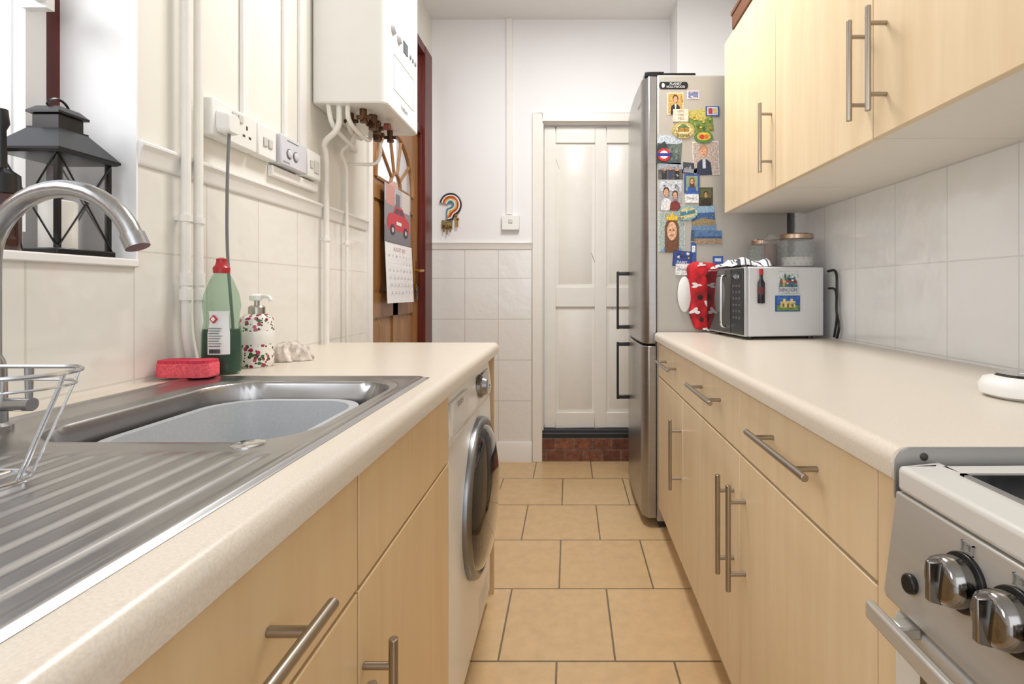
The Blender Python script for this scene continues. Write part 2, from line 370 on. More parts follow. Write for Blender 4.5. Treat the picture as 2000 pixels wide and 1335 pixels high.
# ---- wooden glazed door in long wall
g=G(); xf=XL-0.02
a,b=DY0+0.035,2.935; zt=1.945
yc=(a+b)/2; st=0.09; R=0.27; zc=1.565
g.box(xf-0.035,xf-0.01,a,b,0.02,zc,0); g.box(xf-0.035,xf-.01,a,a+st,zc,zt); g.box(xf-0.035,xf-.01,b-st,b,zc,zt); g.box(xf-0.035,xf-.01,a+st,b-st,zt-.06,zt)
def db(y0,y1,z0,z1): g.box(xf-0.01,xf,y0,y1,z0,z1,0)
db(a,a+st,0.02,zt); db(b-st,b,0.02,zt); db(a+st,b-st,0.02,0.22); db(a+st,b-st,zt-0.06,zt); db(yc-0.035,yc+0.035,0.22,1.47)
db(a+st,b-st,0.93,1.04); db(a+st,b-st,1.47,1.56)
for (c,d) in ((a+st,yc-.035),(yc+.035,b-st)):
    for (e,f) in ((.22,.93),(1.04,1.47)):
        g.loft([[V(xf-0.0095,y,z) for y,z in ((c+.01,e+.01),(d-.01,e+.01),(d-.01,f-.01),(c+.01,f-.01))],
                [V(xf-0.001,y,z) for y,z in ((c+.045,e+.045),(d-.045,e+.045),(d-.045,f-.045),(c+.045,f-.045))]])
arc=[V(xf+0.001,yc+R*math.cos(math.pi*i/24),zc+R*1.0*math.sin(math.pi*i/24)) for i in range(25)]
for sgn in (1,-1):
    pts=[V(xf-0.012,yc+sgn*R*math.cos(math.pi/2*i/12),zc+R*math.sin(math.pi/2*i/12)) for i in range(13)]
    pts+= [V(xf-0.012,yc,zt-0.06),V(xf-0.012,yc+sgn*(b-a-2*st)/2,zt-0.06),V(xf-0.012,yc+sgn*(b-a-2*st)/2,zc)]
    fs=[ (i,i+1,14) for i in range(12)]+[(12,13,14),(0,14,15)]
    g.add([p for p in pts],fs,0); g.add([p+V(0.012,0,0) for p in pts],fs,0)
g.add([p-V(0.008,0,0) for p in arc],[tuple(range(25))],1)
g.tube(arc,0.011,8,0); g.tube([V(xf,yc-R,zc),V(xf,yc+R,zc)],0.01,8,0)
for an in (36,72,108,144):
    an=math.radians(an); g.tube([V(xf,yc+.07*math.cos(an),zc+.07*math.sin(an)),V(xf,yc+R*math.cos(an),zc+R*math.sin(an))],0.008,8,0)
g.tube([V(xf,yc+.07*math.cos(math.pi*i/10),zc+.07*math.sin(math.pi*i/10)) for i in range(11)],0.009,8,0)
struct('door_2',g,[DOORW,FANGL],'golden stained wood door with sunburst fanlight')
g=G(); g.box(XL-0.05,XL+0.012,DY0-0.012,DY0+0.03,0,DZ1,1); g.box(XL-0.05,XL+0.0,2.94,2.96,0,DZ1,0); g.box(XL-0.002,XL+0.022,2.945,3.09,0,DZ1,0)
g.box(XL-0.05,XL+0.0,DY0+0.03,2.94,1.95,2.0,0); g.box(XL-0.05,XL+0.02,DY0+0.03,2.945,DZ1-0.05,DZ1,0); g.box(XL-0.04,XL-0.03,DY0+0.03,2.94,2.0,DZ1-0.05,2)
struct('trim_7',g,[REDW,WHITEG,FANGL],'dark red door frame with transom light',bevel=0.002)
e=thing('door_handle',(xf,2.885,1.05),'brass lever handle with a bunch of keys on the wooden door','door handle')
g=G(); g.box(xf,xf+0.006,2.865,2.905,1.06,1.22); make('backplate',g,BRASS,e,bevel=0.003)
g=G(); g.tube(fil([V(xf,2.885,1.165),V(xf+0.05,2.885,1.165),V(xf+0.052,2.79,1.16)],0.02),0.008,10); make('lever',g,BRASS,e)
g=G(); g.tube([V(xf+0.01,2.885+.012*math.cos(t*.6),1.075+.012*math.sin(t*.6)) for t in range(11)],0.0015,6)
for k,(dy,dz) in enumerate(((0,0),(0.012,0.004),(-.012,-.006))): g.box(xf+0.008+k*.003,xf+0.0105+k*.003,2.880+dy,2.890+dy,1.0+dz,1.062+dz); g.cyl((xf+.008+k*.003,2.885+dy,1.055+dz),(xf+.0105+k*.003,2.885+dy,1.055+dz),0.012,n=14)
make('key',g,NICKEL,e,label='steel keys on a ring')
# calendar
t=0.004
e=thing('wall_calendar',(-0.845,2.53,0.99),'wall calendar with a small red car picture on the wooden door','calendar')
y0,y1=2.34,2.72; xc=-0.846
gg,mm=cardgeo((xc,y0,1.55),(0,y1-y0,0.0),(0,0,-0.27),(1,0,0),'#8f8a90',[('r',0,0,1,.3,'#b9b4b8'),('r',0.05,0,.35,.35,'#c98f86'),('r',.62,.0,.95,.38,'#d7cdc8'),('r',.4,.1,.55,.4,'#6f6a75'),
 ('r',0,.72,1,1,'#77747c'),('p',[(.08,.62),(.14,.5),(.3,.46),(.38,.33),(.66,.33),(.78,.47),(.92,.53),(.95,.75),(.1,.78)],'#c8283a'),('p',[(.34,.46),(.41,.36),(.5,.36),(.5,.46)],'#4a3a44'),('p',[(.53,.46),(.53,.36),(.64,.36),(.72,.46)],'#4a3a44'),('e',.27,.77,.09,.1,'#1d1a20'),('e',.78,.76,.09,.1,'#1d1a20'),('e',.27,.77,.04,.045,'#c9c6c9'),('e',.78,.76,.04,.045,'#c9c6c9'),('r',.4,.6,.6,.66,'#eceae6')])
make('picture_page',gg,mm,e)
sh=[('t','AUGUST 2025',.5,.1,.07,'#b0303c',.7)]
for wd in range(7): sh.append(('t','MTWTFSS'[wd],.12+wd*.127,.22,.045,'#44485a',.05))
n=0
for r in range(5):
    for c in range(7):
        n+=1; d=n-4
        if 1<=d<=31: sh.append(('t',str(d),.12+c*.127,.33+r*.125,.05,'#55596a',.07))
for r in range(5): sh.append(('r',.05,.28+r*.125,.95,.284+r*.125,'#c9cbd2'))
gg,mm=cardgeo((xc+0.002,y0,1.278),(0.004,y1-y0,0),(0.012,0,-0.285),(1,0,0),'#f3f2f3',sh)
make('date_page',gg,mm,e)
g=G()
for i in range(20): y=y0+.02+i*.018; g.tube([V(xc+.002+.005*math.cos(t_),y,1.279+.006*math.sin(t_)) for t_ in [k*.7 for k in range(10)]],0.0008,5)
make('binding',g,NICKEL,e)
g=G(); g.prism([(xc-.006,yc_,1.55+dz) for yc_,dz in ((y0+.06,0),(y0+.14,0.03),(y0+.17,0.03),(y1-.18,0))],(0.004,0,0)); make('top_page',g,P('calendar_card','#cfa79c',0.5,var=.08,vscale=30),e)
# trunking, switch on end wall
g=G().box(xat(989,DB),xat(1001,DB),DB-0.014,DB,1.52,ZC); struct('trim_8',g,WHITEG,'white cable trunking',bevel=0.002)
e=thing('light_switch',(xat(998,DB),DB-0.02,1.43),'white single light switch on the end wall','light switch')
g=G().box(xat(981,DB),xat(1015,DB),DB-0.03,DB,zat(450,DB),zat(421,DB)); make('switch_box',g,PLAST,e,bevel=0.004)
RK=P('rocker_plastic','#d2d0ca',.3)
g=G().box(xat(994,DB),xat(1002,DB),DB-0.035,DB-0.03,1.465,1.49); make('rocker',g,RK,e,bevel=0.002)
# key ornament
e=thing('key_hanger',(xat(880,DB),DB-0.01,1.42),'beaded swirl key hanger with keys on the end wall','key holder')
cx,cz=xat(881,DB),zat(400,DB)
for k,(r,hx) in enumerate(((0.064,'#1d1b1c'),(0.054,'#f4f0e6'),(0.045,'#c8352c'),(0.036,'#e2b53c'),(0.027,'#f4f0e6'),(0.017,'#3f8aa8'))):
    pts=[V(cx+r*math.cos(a),DB-0.012,cz+r*math.sin(a)*1.05) for a in [math.radians(170-i*12) for i in range(21)]]
    pts+= [pts[-1]+V(-0.012-0.003*k,0,-0.03+.004*k),V(cx-0.03+.002*k,DB-0.012-.001*k,cz-0.095+0.001*k)]
    g=G().tube(pts,0.0052,8); make('bead_string',g,C(hx,.4),e)
g=G().box(cx-.055,cx+.01,DB-.016,DB-.002,cz-.15,cz-.095); make('hook_board',g,P('bead_board','#8a7a58',.6,var=.4,vscale=120),e,bevel=.004)
for i,(dx,dz,l) in enumerate(((-.04,-.13,.04),(-.02,-.14,.045),(.0,-.135,.035),(.035,-.07,.07),(.045,-.09,.05))):
    g=G(); g.box(cx+dx-.003,cx+dx+.003,DB-.022,DB-.018,cz+dz-l,cz+dz); g.cyl((cx+dx,DB-.022,cz+dz),(cx+dx,DB-.018,cz+dz),.009,n=12)
    make('key',g,BRASS,e)
for i,(p0,p1) in enumerate(((1.318,1.345),(1.51,1.53),(1.60,1.64))):
    g=G().box(XL,XL+0.010,p0,p1,1.5,ZC); struct('trim_%d'%(9+i),g,WHITEG,'white vertical cable trunking',bevel=0.002)
# ================================================================== LEFT WALL FITTINGS
def socketish(name,label,cat,y0,y1,mat=PLAST,th=0.012,z0=1.41,z1=1.497):
    e=thing(name,(XL,(y0+y1)/2,z0),label,cat)
    make('faceplate',G().box(XL,XL+th,y0,y1,z0,z1),mat,e,bevel=0.004)
    return e
e=socketish('double_socket','white double wall socket with a plug in it','socket',1.175,1.345,th=0.03)
g=G()
for c in (1.302,):
    for dy,dz,w,h in ((0,.018,.006,.01),(-.012,-.004,.009,.006),(.012,-.004,.009,.006)): g.box(XL+.03,XL+.0305,c+dy-w/2,c+dy+w/2,1.445+dz-h/2,1.445+dz+h/2)
make('pin_holes',g,C('#3a3a3a'),e)
for ya,yb_ in ((1.245,1.262),(1.268,1.284)): make('switch_rocker',G().box(XL+.03,XL+.034,ya,yb_,1.468,1.488),RK,e,bevel=.002)
e=thing('power_plug',(XL+.03,1.212,1.415),'white power plug with grey cable hanging to the worktop','plug')
R0=[V(XL+.03,p.x,p.y) for p in rring(1.212,1.447,.026,.027,.012,0)]; R1=[V(XL+.058,p.x,p.y) for p in rring(1.212,1.444,.02,.022,.01,0)]
g=G(); g.loft([R0,R1]); make('plug_body',g,PLAST,e,bevel=.002)
g=G(); g.tube(fil([V(XL+.045,1.212,1.425),V(XL+.045,1.205,1.33),V(XL+.03,1.225,1.15),V(XL+.03,1.25,.95),V(XL+.03,1.255,.872)],.08),0.0034,8); make('cable',g,C('#77797c'),e)
e=socketish('wall_switch','white double switch plate on the tiled wall','switch',1.352,1.438,th=0.028)
for ya,yb_ in ((1.375,1.392),(1.398,1.415)): make('switch_rocker',G().box(XL+.028,XL+.032,ya,yb_,1.44,1.465),RK,e,bevel=.002)
e=socketish('heating_controller','pale grey heating programmer with two round dials','heating control',1.448,1.59,P('pale_grey_plastic','#d3d3d9',.35),th=.035)
for c in (1.49,1.525):
    g=G().lathe((XL+.035,c,1.448),[(0.012,0),(0.012,.004),(0.009,.006),(1e-6,.006)],24,axis='x'); make('dial',g,P('pale_grey_plastic','#d3d3d9',.35),e)
g=G()
for c in (1.49,1.525): g.tube([V(XL+.0365,c+.014*math.cos(math.radians(a)),1.448+.014*math.sin(math.radians(a))) for a in range(60,310,20)],.0009,6)
g.box(XL+.035,XL+.0356,1.478,1.54,1.484,1.486); g.text('HEATING',(XL+.0357,1.475,1.42),(0,1,0),(0,0,1),.006)
make('dial_marks',g,C('#55565c'),e)
e=socketish('fused_spur','white fused switch beside the heating programmer','switch',1.605,1.69,th=.03)
make('switch_rocker',G().box(XL+.03,XL+.034,1.62,1.636,1.44,1.465),RK,e,bevel=.002); make('fuse_holder',G().box(XL+.03,XL+.033,1.645,1.675,1.43,1.47),RK,e,bevel=.002)
g=G().box(XL,XL+.016,1.44,1.70,1.375,1.405); make('cable_trunking',g,WHITEG,label='short white cable trunking below the wall switches',cat='trunking',bevel=.003)
xp=XL+0.022; pm=P('painted_pipe','#efece5',.3)
for nm,yy,yb,lab in (('heating_pipe',1.106,1.128,'white painted vertical pipe running down beside the window'),('heating_pipe',1.143,1.168,'white painted vertical pipe running down to the worktop')):
    e=thing(nm,(xp,yb,WT),lab,'pipe','vertical heating pipes')
    g=G().tube(fil([V(xp,yy,ZC),V(xp,yy,1.0),V(xp,yy+.002,.95),V(xp+.002,yb,WT)],.05),.0092,14); make('pipe_run',g,pm,e)
    g=G().cyl((xp,yy,1.03),(xp,yy,1.055),.0128,n=16).cyl((xp,yy,1.0549),(xp,yy,1.0621),.010,n=16).cyl((xp,yy,1.062),(xp,yy,1.09),.0122,n=16); make('coupling',g,pm,e)
    g=G().cyl((xp,yy,1.2),(xp,yy,1.214),.0125,n=16).box(XL,xp,yy-.005,yy+.005,1.202,1.212); make('pipe_clip',g,pm,e)
for yy,yt,r,zt_,zb_ in ((1.745,1.71,.0095,1.667,WT),(1.905,1.83,.0062,1.667,0.0)):
    e=thing('boiler_pipe',(xp,yy,zb_),'white painted pipe dropping from the boiler down the tiled wall','pipe','pipes below the boiler')
    g=G().tube(fil([V(xp+.06,yt,zt_),V(xp+.06,yt,1.59),V(xp,yt+.01,1.55),V(xp,yy,1.52),V(xp,yy,zb_)],.035),r,12); make('pipe_run',g,pm,e)
    g=G().cyl((xp,yy,1.22),(xp,yy,1.232),r+.003,n=14).box(XL,xp,yy-.004,yy+.004,1.222,1.230); make('pipe_clip',g,pm,e)
# boiler
bx=-0.60; by0,by1,bz0,bz1=1.677,2.04,1.667,2.37
e=thing('boiler',(XL+.12,(by0+by1)/2,bz0),'white wall-mounted gas boiler with exposed pipes beneath','boiler')
def R_(z,ins=0): return rring((XL+.002+bx)/2,(by0+by1)/2,(bx-XL-.002)/2-ins,(by1-by0)/2-ins,.022,z)
g=G().loft([R_(bz0+.0,.004),R_(bz0+.004),R_(bz1)]); make('casing',g,P('boiler_white','#edece7',.22,var=.01),e)
g=G(); g.box(bx,bx+.0012,1.75,1.97,1.74,1.742).box(bx,bx+.0012,1.75,1.97,1.86,1.862).box(bx,bx+.0012,1.749,1.751,1.74,1.862).box(bx,bx+.0012,1.969,1.971,1.74,1.862); make('flap_outline',g,C('#c2c2be'),e)
for c,z in ((1.74,1.94),(1.80,1.935)):
    g=G().lathe((bx,c,z),[(.018,0),(.018,.004),(.013,.012),(1e-6,.012)],24,axis='x'); make('dial',g,P('pale_grey_plastic2','#c6c6cc',.35),e)
g=G().box(bx,bx+.003,1.85,1.895,1.915,1.955); make('display',g,P('lcd','#4d5a60',.2),e)
for c in (1.93,1.96,1.99):
    g=G(); g.lathe((bx,c,1.93),[(.008,0),(.008,.004),(1e-6,.004)],16,axis='x'); make('button',g,C('#8a8d93'),e)
g=G().text('Vaillant',(bx+.0012,1.86,1.705),(0,1,0),(0,0,1),.018); make('lettering',g,C('#5c6f6c'),e)
for x,y,r,l in ((-.70,1.74,.012,.045),(-.69,1.80,.015,.05),(-.70,1.86,.013,.045),(-.72,1.92,.015,.055),(-.69,1.97,.011,.045),(-.76,1.78,.011,.045)):
    g=G(); g.cyl((x,y,bz0),(x,y,bz0-l),r,n=12); g.cyl((x-.022,y,bz0-l*.6),(x+.025,y,bz0-l*.6),r*.6,n=10); g.cyl((x,y-.02,bz0-l*.75),(x,y+.025,bz0-l*.75),r*.7,n=8)
    make('brass_valve',g,BRASSD,e)
g=G().cyl((-.66,1.83,bz0-.03),(-.64,1.83,bz0-.03),.012,n=16); make('tap_knob',g,C('#7d3a30'),e)
for pth,r in (([V(-.80,1.70,bz0),V(-.79,1.70,1.60),V(-.78,1.80,1.575),V(-.80,1.93,1.575),V(XL+.02,1.94,1.575)],.008),
              ([V(-.74,1.71,bz0),V(-.74,1.71,1.62),V(-.73,1.78,1.595),V(-.73,1.88,1.595),V(-.74,1.91,bz0)],.008),
              ([V(-.72,1.95,1.63),V(-.72,1.955,1.56),V(-.74,1.95,1.53),V(-.80,1.94,1.53),V(XL+.01,1.94,1.53)],.0062),
              ([V(-.76,1.76,1.63),V(-.76,1.77,1.61),V(-.78,1.84,1.61),V(-.78,1.92,1.62)],.008)):
    g=G().tube(fil(pth,.04),r,12); make('pipe',g,pm,e)
# ================================================================== LEFT UNITS
xfl=-0.262
def barh(parent,p0,p1,dirx,stand,lab=None):
    p0,p1=Vector(p0),Vector(p1); g=G(); g.cyl(p0,p1,.006,n=16)
    for t_ in (.16,.84):
        q=p0.lerp(p1,t_); g.cyl(q,q+V(dirx*stand,0,0),.0048,n=12)
    return make('handle',g,NICKEL,parent,label='brushed steel bar handle',bevel=.001)
def unit(name,label,y0,y1,xd,xb,z0,z1,mat,fronts,sgn,group):
    e=thing(name,((xd+xb)/2,(y0+y1)/2,z0 if z0>1 else 0.0),label,'cabinet',group)
    xi=xd+sgn*.019
    a,b=min(xi,xb),max(xi,xb); t=.016
    g=G(); g.box(a,b,y0+.001,y0+t,z0,z1).box(a,b,y1-t,y1-.001,z0,z1).box(a,b,y0+t,y1-t,z0,z0+t)
    if z0>1: g.box(a,b,y0+t,y1-t,z1-t,z1)
    bb=(xb-.006,xb) if sgn>0 else (xb,xb+.006); g.box(bb[0],bb[1],y0+t,y1-t,z0+t,z1-t)
    make('body',g,P('carcass_white','#e6e1d7',.45,var=.01) if z0>1 else MAPLE_E,e)
    for kind,fy0,fy1,fz0,fz1,h in fronts:
        x0,x1=min(xd,xd+sgn*.018),max(xd,xd+sgn*.018)
        d=make(kind,G().box(x0,x1,fy0+.0015,fy1-.0015,fz0,fz1),mat,e,bevel=.0015)
        if h: barh(d,h[0],h[1],sgn,abs(h[0][0]-xd))
    return e
hx=-0.224
unit('base_cabinet','pale maple base cabinet under the sink bowl',.637,1.113,xfl,XL+.01,.10,WB-.001,MAPLE_L,
  [('drawer',.637,1.113,.682,.823,None),('door',.637,1.113,.105,.676,((hx,.652,.608),(hx,.652,.39)))],-1,'maple base cabinets')
unit('base_cabinet','pale maple base cabinet under the draining board',.09,.635,xfl,XL+.01,.10,WB-.001,MAPLE_L,
  [('drawer',.09,.635,.682,.823,((hx,.23,.754),(hx,.486,.754))),('door',.09,.635,.105,.676,((hx,.58,.606),(hx,.58,.39)))],-1,'maple base cabinets')
g=G().box(-.325,-.31,.09,1.113,0,.099); make('plinth',g,MAPLE_L,label='maple plinth board below the sink cabinets',cat='plinth')
g=G().box(XL+.035,xfl,1.772,1.788,0,WB-.001); make('end_panel',g,MAPLE_L,label='maple end panel beside the washing machine',cat='panel')
fx=-.248
def nose(xa,xedge,s):
    pts=[(xa,WB),(xedge-s*.006,WB),(xedge-s*.001,WB+.004)]
    for i in range(7):
        a=math.radians(15*i); pts.append((xedge-s*.018+s*.018*math.cos(a),WT-.018+.018*math.sin(a)))
    pts.append((xa,WT)); return pts
g=G(); hx0,hx1,hy0,hy1=-.705,-.325,.60,1.045
g.prism([(x,-.3,z) for x,z in nose(hx1,fx,1)],(0,2.1,0))
g.box(XL,hx0,-.3,1.8,WB,WT); g.box(hx0,hx1,-.3,hy0,WB,WT); g.box(hx0,hx1,hy1,1.8,WB,WT)
make('worktop',g,WTOP,label='long beige speckled laminate worktop holding the sink',cat='worktop',smooth=25)
# sink
sx0,sx1,sy0,sy1=-.785,-.292,.10,1.072
bxa,bxb,bya,byb=-.69,-.338,.62,1.03
def sdr(x,y,cx,cy,hx_,hy_,r):
    qx=abs(x-cx)-hx_+r; qy=abs(y-cy)-hy_+r
    return math.hypot(max(qx,0),max(qy,0))+min(max(qx,qy),0)-r
def ss(t): t=max(0,min(1,t)); return t*t*(3-2*t)
def sinkz(x,y):
    de=-sdr(x,y,(sx0+sx1)/2,(sy0+sy1)/2,(sx1-sx0)/2,(sy1-sy0)/2,.03)
    z=WT+.0005+.0045*ss(de/.006)-.003*ss((de-.012)/.012)
    db_=-sdr(x,y,(bxa+bxb)/2,(bya+byb)/2,(bxb-bxa)/2,(byb-bya)/2,.085)
    z-= .165*ss(db_/.026)**0.8 if db_>0 else 0
    z-= .004*ss((db_+.02)/.02) if db_<=0 else .004
    if -.72<x<-.325 and .13<y<.6:
        f=ss((y-.13)/.03)*ss((.575-y)/.03)*ss((x+.72)/.01)*ss((-.325-x)/.01)
        ph=((x+.72)/.0304)%1.0
        z+= f*.0030*ss((0.5-abs(ph-.5))/.26)
    return z
e=thing('sink',((sx0+sx1)/2,(sy0+sy1)/2,WT),'stainless steel inset sink with ribbed draining board','sink')
g=G().grid(lambda u,v:V(sx0+(sx1-sx0)*u,sy0+(sy1-sy0)*v,sinkz(sx0+(sx1-sx0)*u,sy0+(sy1-sy0)*v)),240,200); make('sink_top',g,SINK,e,smooth=70)
g=G().lathe((-.375,.598,WT+.0005),[(.018,0),(.018,.0025),(.012,.004),(1e-6,.004)],24); make('overflow_plate',g,CHROME,e)
cx,cy=(bxa+bxb)/2-.008,(bya+byb)/2
g=G(); rr=[rring(cx,cy,.105,.13,.06,.712),rring(cx,cy,.128,.158,.075,.832),rring(cx,cy,.140,.172,.085,.834),rring(cx,cy,.140,.172,.085,.840),rring(cx,cy,.126,.156,.075,.840),rring(cx,cy,.102,.127,.055,.716)]
g.loft(rr); make('washing_up_bowl',g,P('grey_plastic','#b3b6b9',.4,var=.06,vscale=200),label='pale grey plastic washing-up bowl standing in the sink',cat='washing up bowl')
# tap
tx=-.742
e=thing('mixer_tap',(tx,.655,WT),'brushed steel swan-neck mixer tap on the sink','tap')
g=G().lathe((tx,.655,WT+.002),[(.022,0),(.022,.006),(.017,.01),(.016,.08),(.014,.09),(.0115,.096),(1e-6,.096)],28); make('tap_body',g,STEEL,e)
ar=.095; zc_=1.086
pts=[V(tx,.655,.955),V(tx,.655,1.02)]+[V(tx+ar-ar*math.cos(math.radians(a)),.655,zc_+ar*math.sin(math.radians(a))) for a in range(0,161,10)]
g=G().tube(pts,[.0112]*len(pts),18); make('spout',g,STEEL,e)
p=pts[-1]; d=(pts[-1]-pts[-2]).normalized(); g=G().cyl(p-d*.004,p+d*.014,.0135,n=18); make('nozzle',g,STEEL,e)
g=G().cyl((tx+.012,.655,.905),(tx+.055,.655,.905),.0085,n=16).tube([V(tx+.051,.655,.908),V(tx+.051,.655,.955)],[.0035,.0048],10); make('lever',g,STEEL,e)
# wire cutlery basket
e=thing('cutlery_basket',(-.555,.45,.872),'chrome wire cutlery basket on the draining board','cutlery basket')
g=G(); r1=rring(-.558,.45,.114,.040,.039,.978); r2=rring(-.558,.45,.110,.037,.036,.966); r0=rring(-.555,.452,.068,.028,.026,.882)
for r_,w in ((r1,.0020),(r2,.0012),(r0,.0015)): g.tube(r_,w,8,closed=True)
for i in range(0,36,5): g.tube([r1[i],r2[i],r0[i]],.0011,6)
for k in range(1,4):
    x=-.619+.128*k/4; g.tube([V(x,.426,.882),V(x,.478,.882)],.0011,6)
for x in (-.605,-.505):
    for y in (.43,.474): g.tube([V(x,y,.882),V(x,y,.8735)],.002,6)
make('wire_frame',g,P('wire_chrome','#c2c3c5',.22,1.0,var=.01),e)
# sponge
e=thing('sponge',(-.785,1.055,WT+.004),'pink scouring sponge on the back corner of the sink','sponge')
def sring(z,s):
    pts=[]
    for i in range(40):
        a=2*math.pi*i/40; c,s_=math.cos(a),math.sin(a)
        x=.055*math.copysign(abs(c)**.3,c)*s; y=.033*math.copysign(abs(s_)**.3,s_)*s
        y*=1-.2*math.cos(x/.055*math.pi*1.0)**2
        pts.append(V(-.785+x,1.055+y*.8,z))
    return pts
g=G().loft([sring(.8745,.96),sring(.877,1),sring(.901,1),sring(.903,.98)]); make('foam',g,P('pink_foam','#ee5f6b',.85,var=.10,vscale=250,bump=.6),e)
g=G().loft([sring(.9025,.98),sring(.909,.96)]); make('scourer',g,P('pink_scourer','#d83c52',.9,var=.15,vscale=400,bump=.8),e)
# detergent bottle
bc=V(-.762,1.122,WT); BY=bc.y
e=thing('washing_up_liquid',bc,'clear bottle of green washing-up liquid with a red cap','bottle')
pr=[(.034,0),(.040,.004),(.042,.03),(.041,.09),(.036,.115),(.037,.13),(.040,.15),(.036,.175),(.024,.205),(.013,.225),(.013,.232)]
g=G().lathe(bc,pr,36,sy=.66); make('bottle_body',g,CLEARP,e)
g=G().lathe(bc,[(.032,.003),(.039,.006),(.0408,.03),(.0398,.088),(.0380,.098),(1e-6,.098)],36,sy=.64); make('liquid',g,GREENL,e)
g=G().lathe(bc,[(.016,.220),(.0165,.232),(.012,.238),(.010,.246),(.0105,.251),(.004,.254),(1e-6,.254)],24); make('cap',g,P('red_cap','#b3242c',.3),e)
g=G().lathe(bc,[(.0428,.045),(.0428,.09),(.0375,.112),(.038,.13),(.0405,.138)],20,sy=.70,a0=math.radians(-104),a1=math.radians(-42)); make('label',g,C('#eef0ee',.35),e)
yb=BY-.0315; bx_=bc.x
g=G()
g.prism([(bx_-.005,yb,.990),(bx_+.003,yb,.999),(bx_+.011,yb,.990),(bx_+.003,yb,.981)],(0,.003,0),1)
g.prism([(bx_-.002,yb-.0005,.990),(bx_+.003,yb-.0005,.9955),(bx_+.008,yb-.0005,.990),(bx_+.003,yb-.0005,.9845)],(0,.001,0),2)
for i in range(8): g.box(bx_-.007,bx_+.02-(i%3)*.003,yb,yb+.002,.970-i*.0055,.9712-i*.0055,0)
for i in range(8): g.box(bx_-.005+i*.003,bx_-.0035+i*.003,yb-.001,yb+.001,.917,.926,0)
make('label_print',g,[C('#5a5f62'),C('#c8303a'),C('#f4f4f2')],e)
# soap dispenser
sc_=V(-.752,1.232,WT)
e=thing('soap_dispenser',sc_,'floral ceramic soap dispenser with white pump','soap dispenser')
g=G().lathe(sc_,[(.033,0),(.036,.004),(.037,.02),(.037,.105),(.034,.118),(.024,.126),(1e-6,.127)],36); make('bottle_body',g,floral('floral_print'),e)
g=G().lathe(sc_,[(.0372,.055),(.0376,.056),(.0376,.085),(.0372,.086)],36); make('label',g,C('#f3efe9',.3),e)
g=G().lathe(sc_,[(.018,.126),(.018,.142),(.015,.146),(.006,.147),(.006,.158),(1e-6,.158)],24); make('collar',g,P('silver_collar','#b9b2a8',.25,1.0),e)
g=G().lathe(sc_,[(.008,.157),(.016,.159),(.016,.17),(.010,.174),(1e-6,.174)],20).tube(fil([sc_+V(0,0,.168),sc_+V(.035,-.01,.168),sc_+V(.04,-.011,.158)],.01),.0045,8); make('pump',g,PLAST,e)
def lump(c,rx,ry,rz,seed,n=40):
    rnd=random.Random(seed); ph=[rnd.uniform(0,6.28) for _ in range(8)]
    g=G()
    def fn(u,v):
        a=2*math.pi*u; b=math.pi/2*v
        k=1+.16*math.sin(3*a+ph[0])+.12*math.sin(7*a+ph[1]+3*v)+.10*math.sin(13*a+ph[2]+9*v)
        return V(c[0]+rx*k*math.cos(a)*math.cos(b),c[1]+ry*k*math.sin(a)*math.cos(b),c[2]+rz*math.sin(b)*(1+(.30*math.sin(5*a+ph[3])+.16*math.sin(11*a+6*v))*math.cos(b)))
    return g.grid(fn,n*2,24)
g=lump((-.735,1.345,WT+.001),.05,.05,.045,3); make('dish_cloth',g,P('cloth_white','#d9cfc4',.9,var=.15,vscale=60,bump=.4),label='crumpled white dish cloth beside the soap dispenser',cat='cloth',smooth=80)
# lantern
lx0,lx1,ly0,ly1=-.968,-.868,.868,.972; lz=WZ0+.004
lcx,lcy=(lx0+lx1)/2,(ly0+ly1)/2
e=thing('lantern',(lcx,lcy,lz),'black metal candle lantern with crossed panes on the window sill','lantern')
g=G().box(lx0-.004,lx1+.004,ly0-.004,ly1+.004,lz,lz+.012); make('base',g,BLACKM,e,bevel=.002)
zt2=1.290
for x in (lx0+.004,lx1-.004):
    for y in (ly0+.004,ly1-.004): make('post',G().box(x-.0035,x+.0035,y-.0035,y+.0035,lz+.012,zt2),BLACKM,e)
z0_,z1_=lz+.012,zt2
for (p,q) in (((lx0,ly0),(lx1,ly0)),((lx1,ly0),(lx1,ly1)),((lx0,ly1),(lx1,ly1)),((lx0,ly0),(lx0,ly1))):
    g=G(); g.cyl((p[0],p[1],z0_),(q[0],q[1],z1_),.0015,n=6); g.cyl((p[0],p[1],z1_),(q[0],q[1],z0_),.0015,n=6); make('cross_brace',g,BLACKM,e)
g=G(); k=.003; g.box(lx0+k,lx1-k,ly0+k,ly0+k+.001,z0_,z1_).box(lx0+k,lx1-k,ly1-k-.001,ly1-k,z0_,z1_).box(lx1-k-.001,lx1-k,ly0+k,ly1-k,z0_,z1_).box(lx0+k,lx0+k+.001,ly0+k,ly1-k,z0_,z1_); make('glass_pane',g,GLASS,e)
def sq(h,z): return [V(lcx-h,lcy-h,z),V(lcx+h,lcy-h,z),V(lcx+h,lcy+h,z),V(lcx-h,lcy+h,z)]
g=G().loft([sq(.055,zt2-.004),sq(.060,zt2),sq(.060,zt2+.004),sq(.028,1.335),sq(.028,1.338)]); make('roof',g,BLACKM,e)
g=G().loft([sq(.023,1.338),sq(.023,1.360),sq(.029,1.362),sq(.029,1.366),sq(.02,1.376)]); make('vent_cap',g,BLACKM,e)
g=G().tube([V(lcx,lcy+.02*math.cos(a*.3),1.376+.018*math.sin(a*.3)) for a in range(11)],.0022,8); make('carrying_loop',g,BLACKM,e)
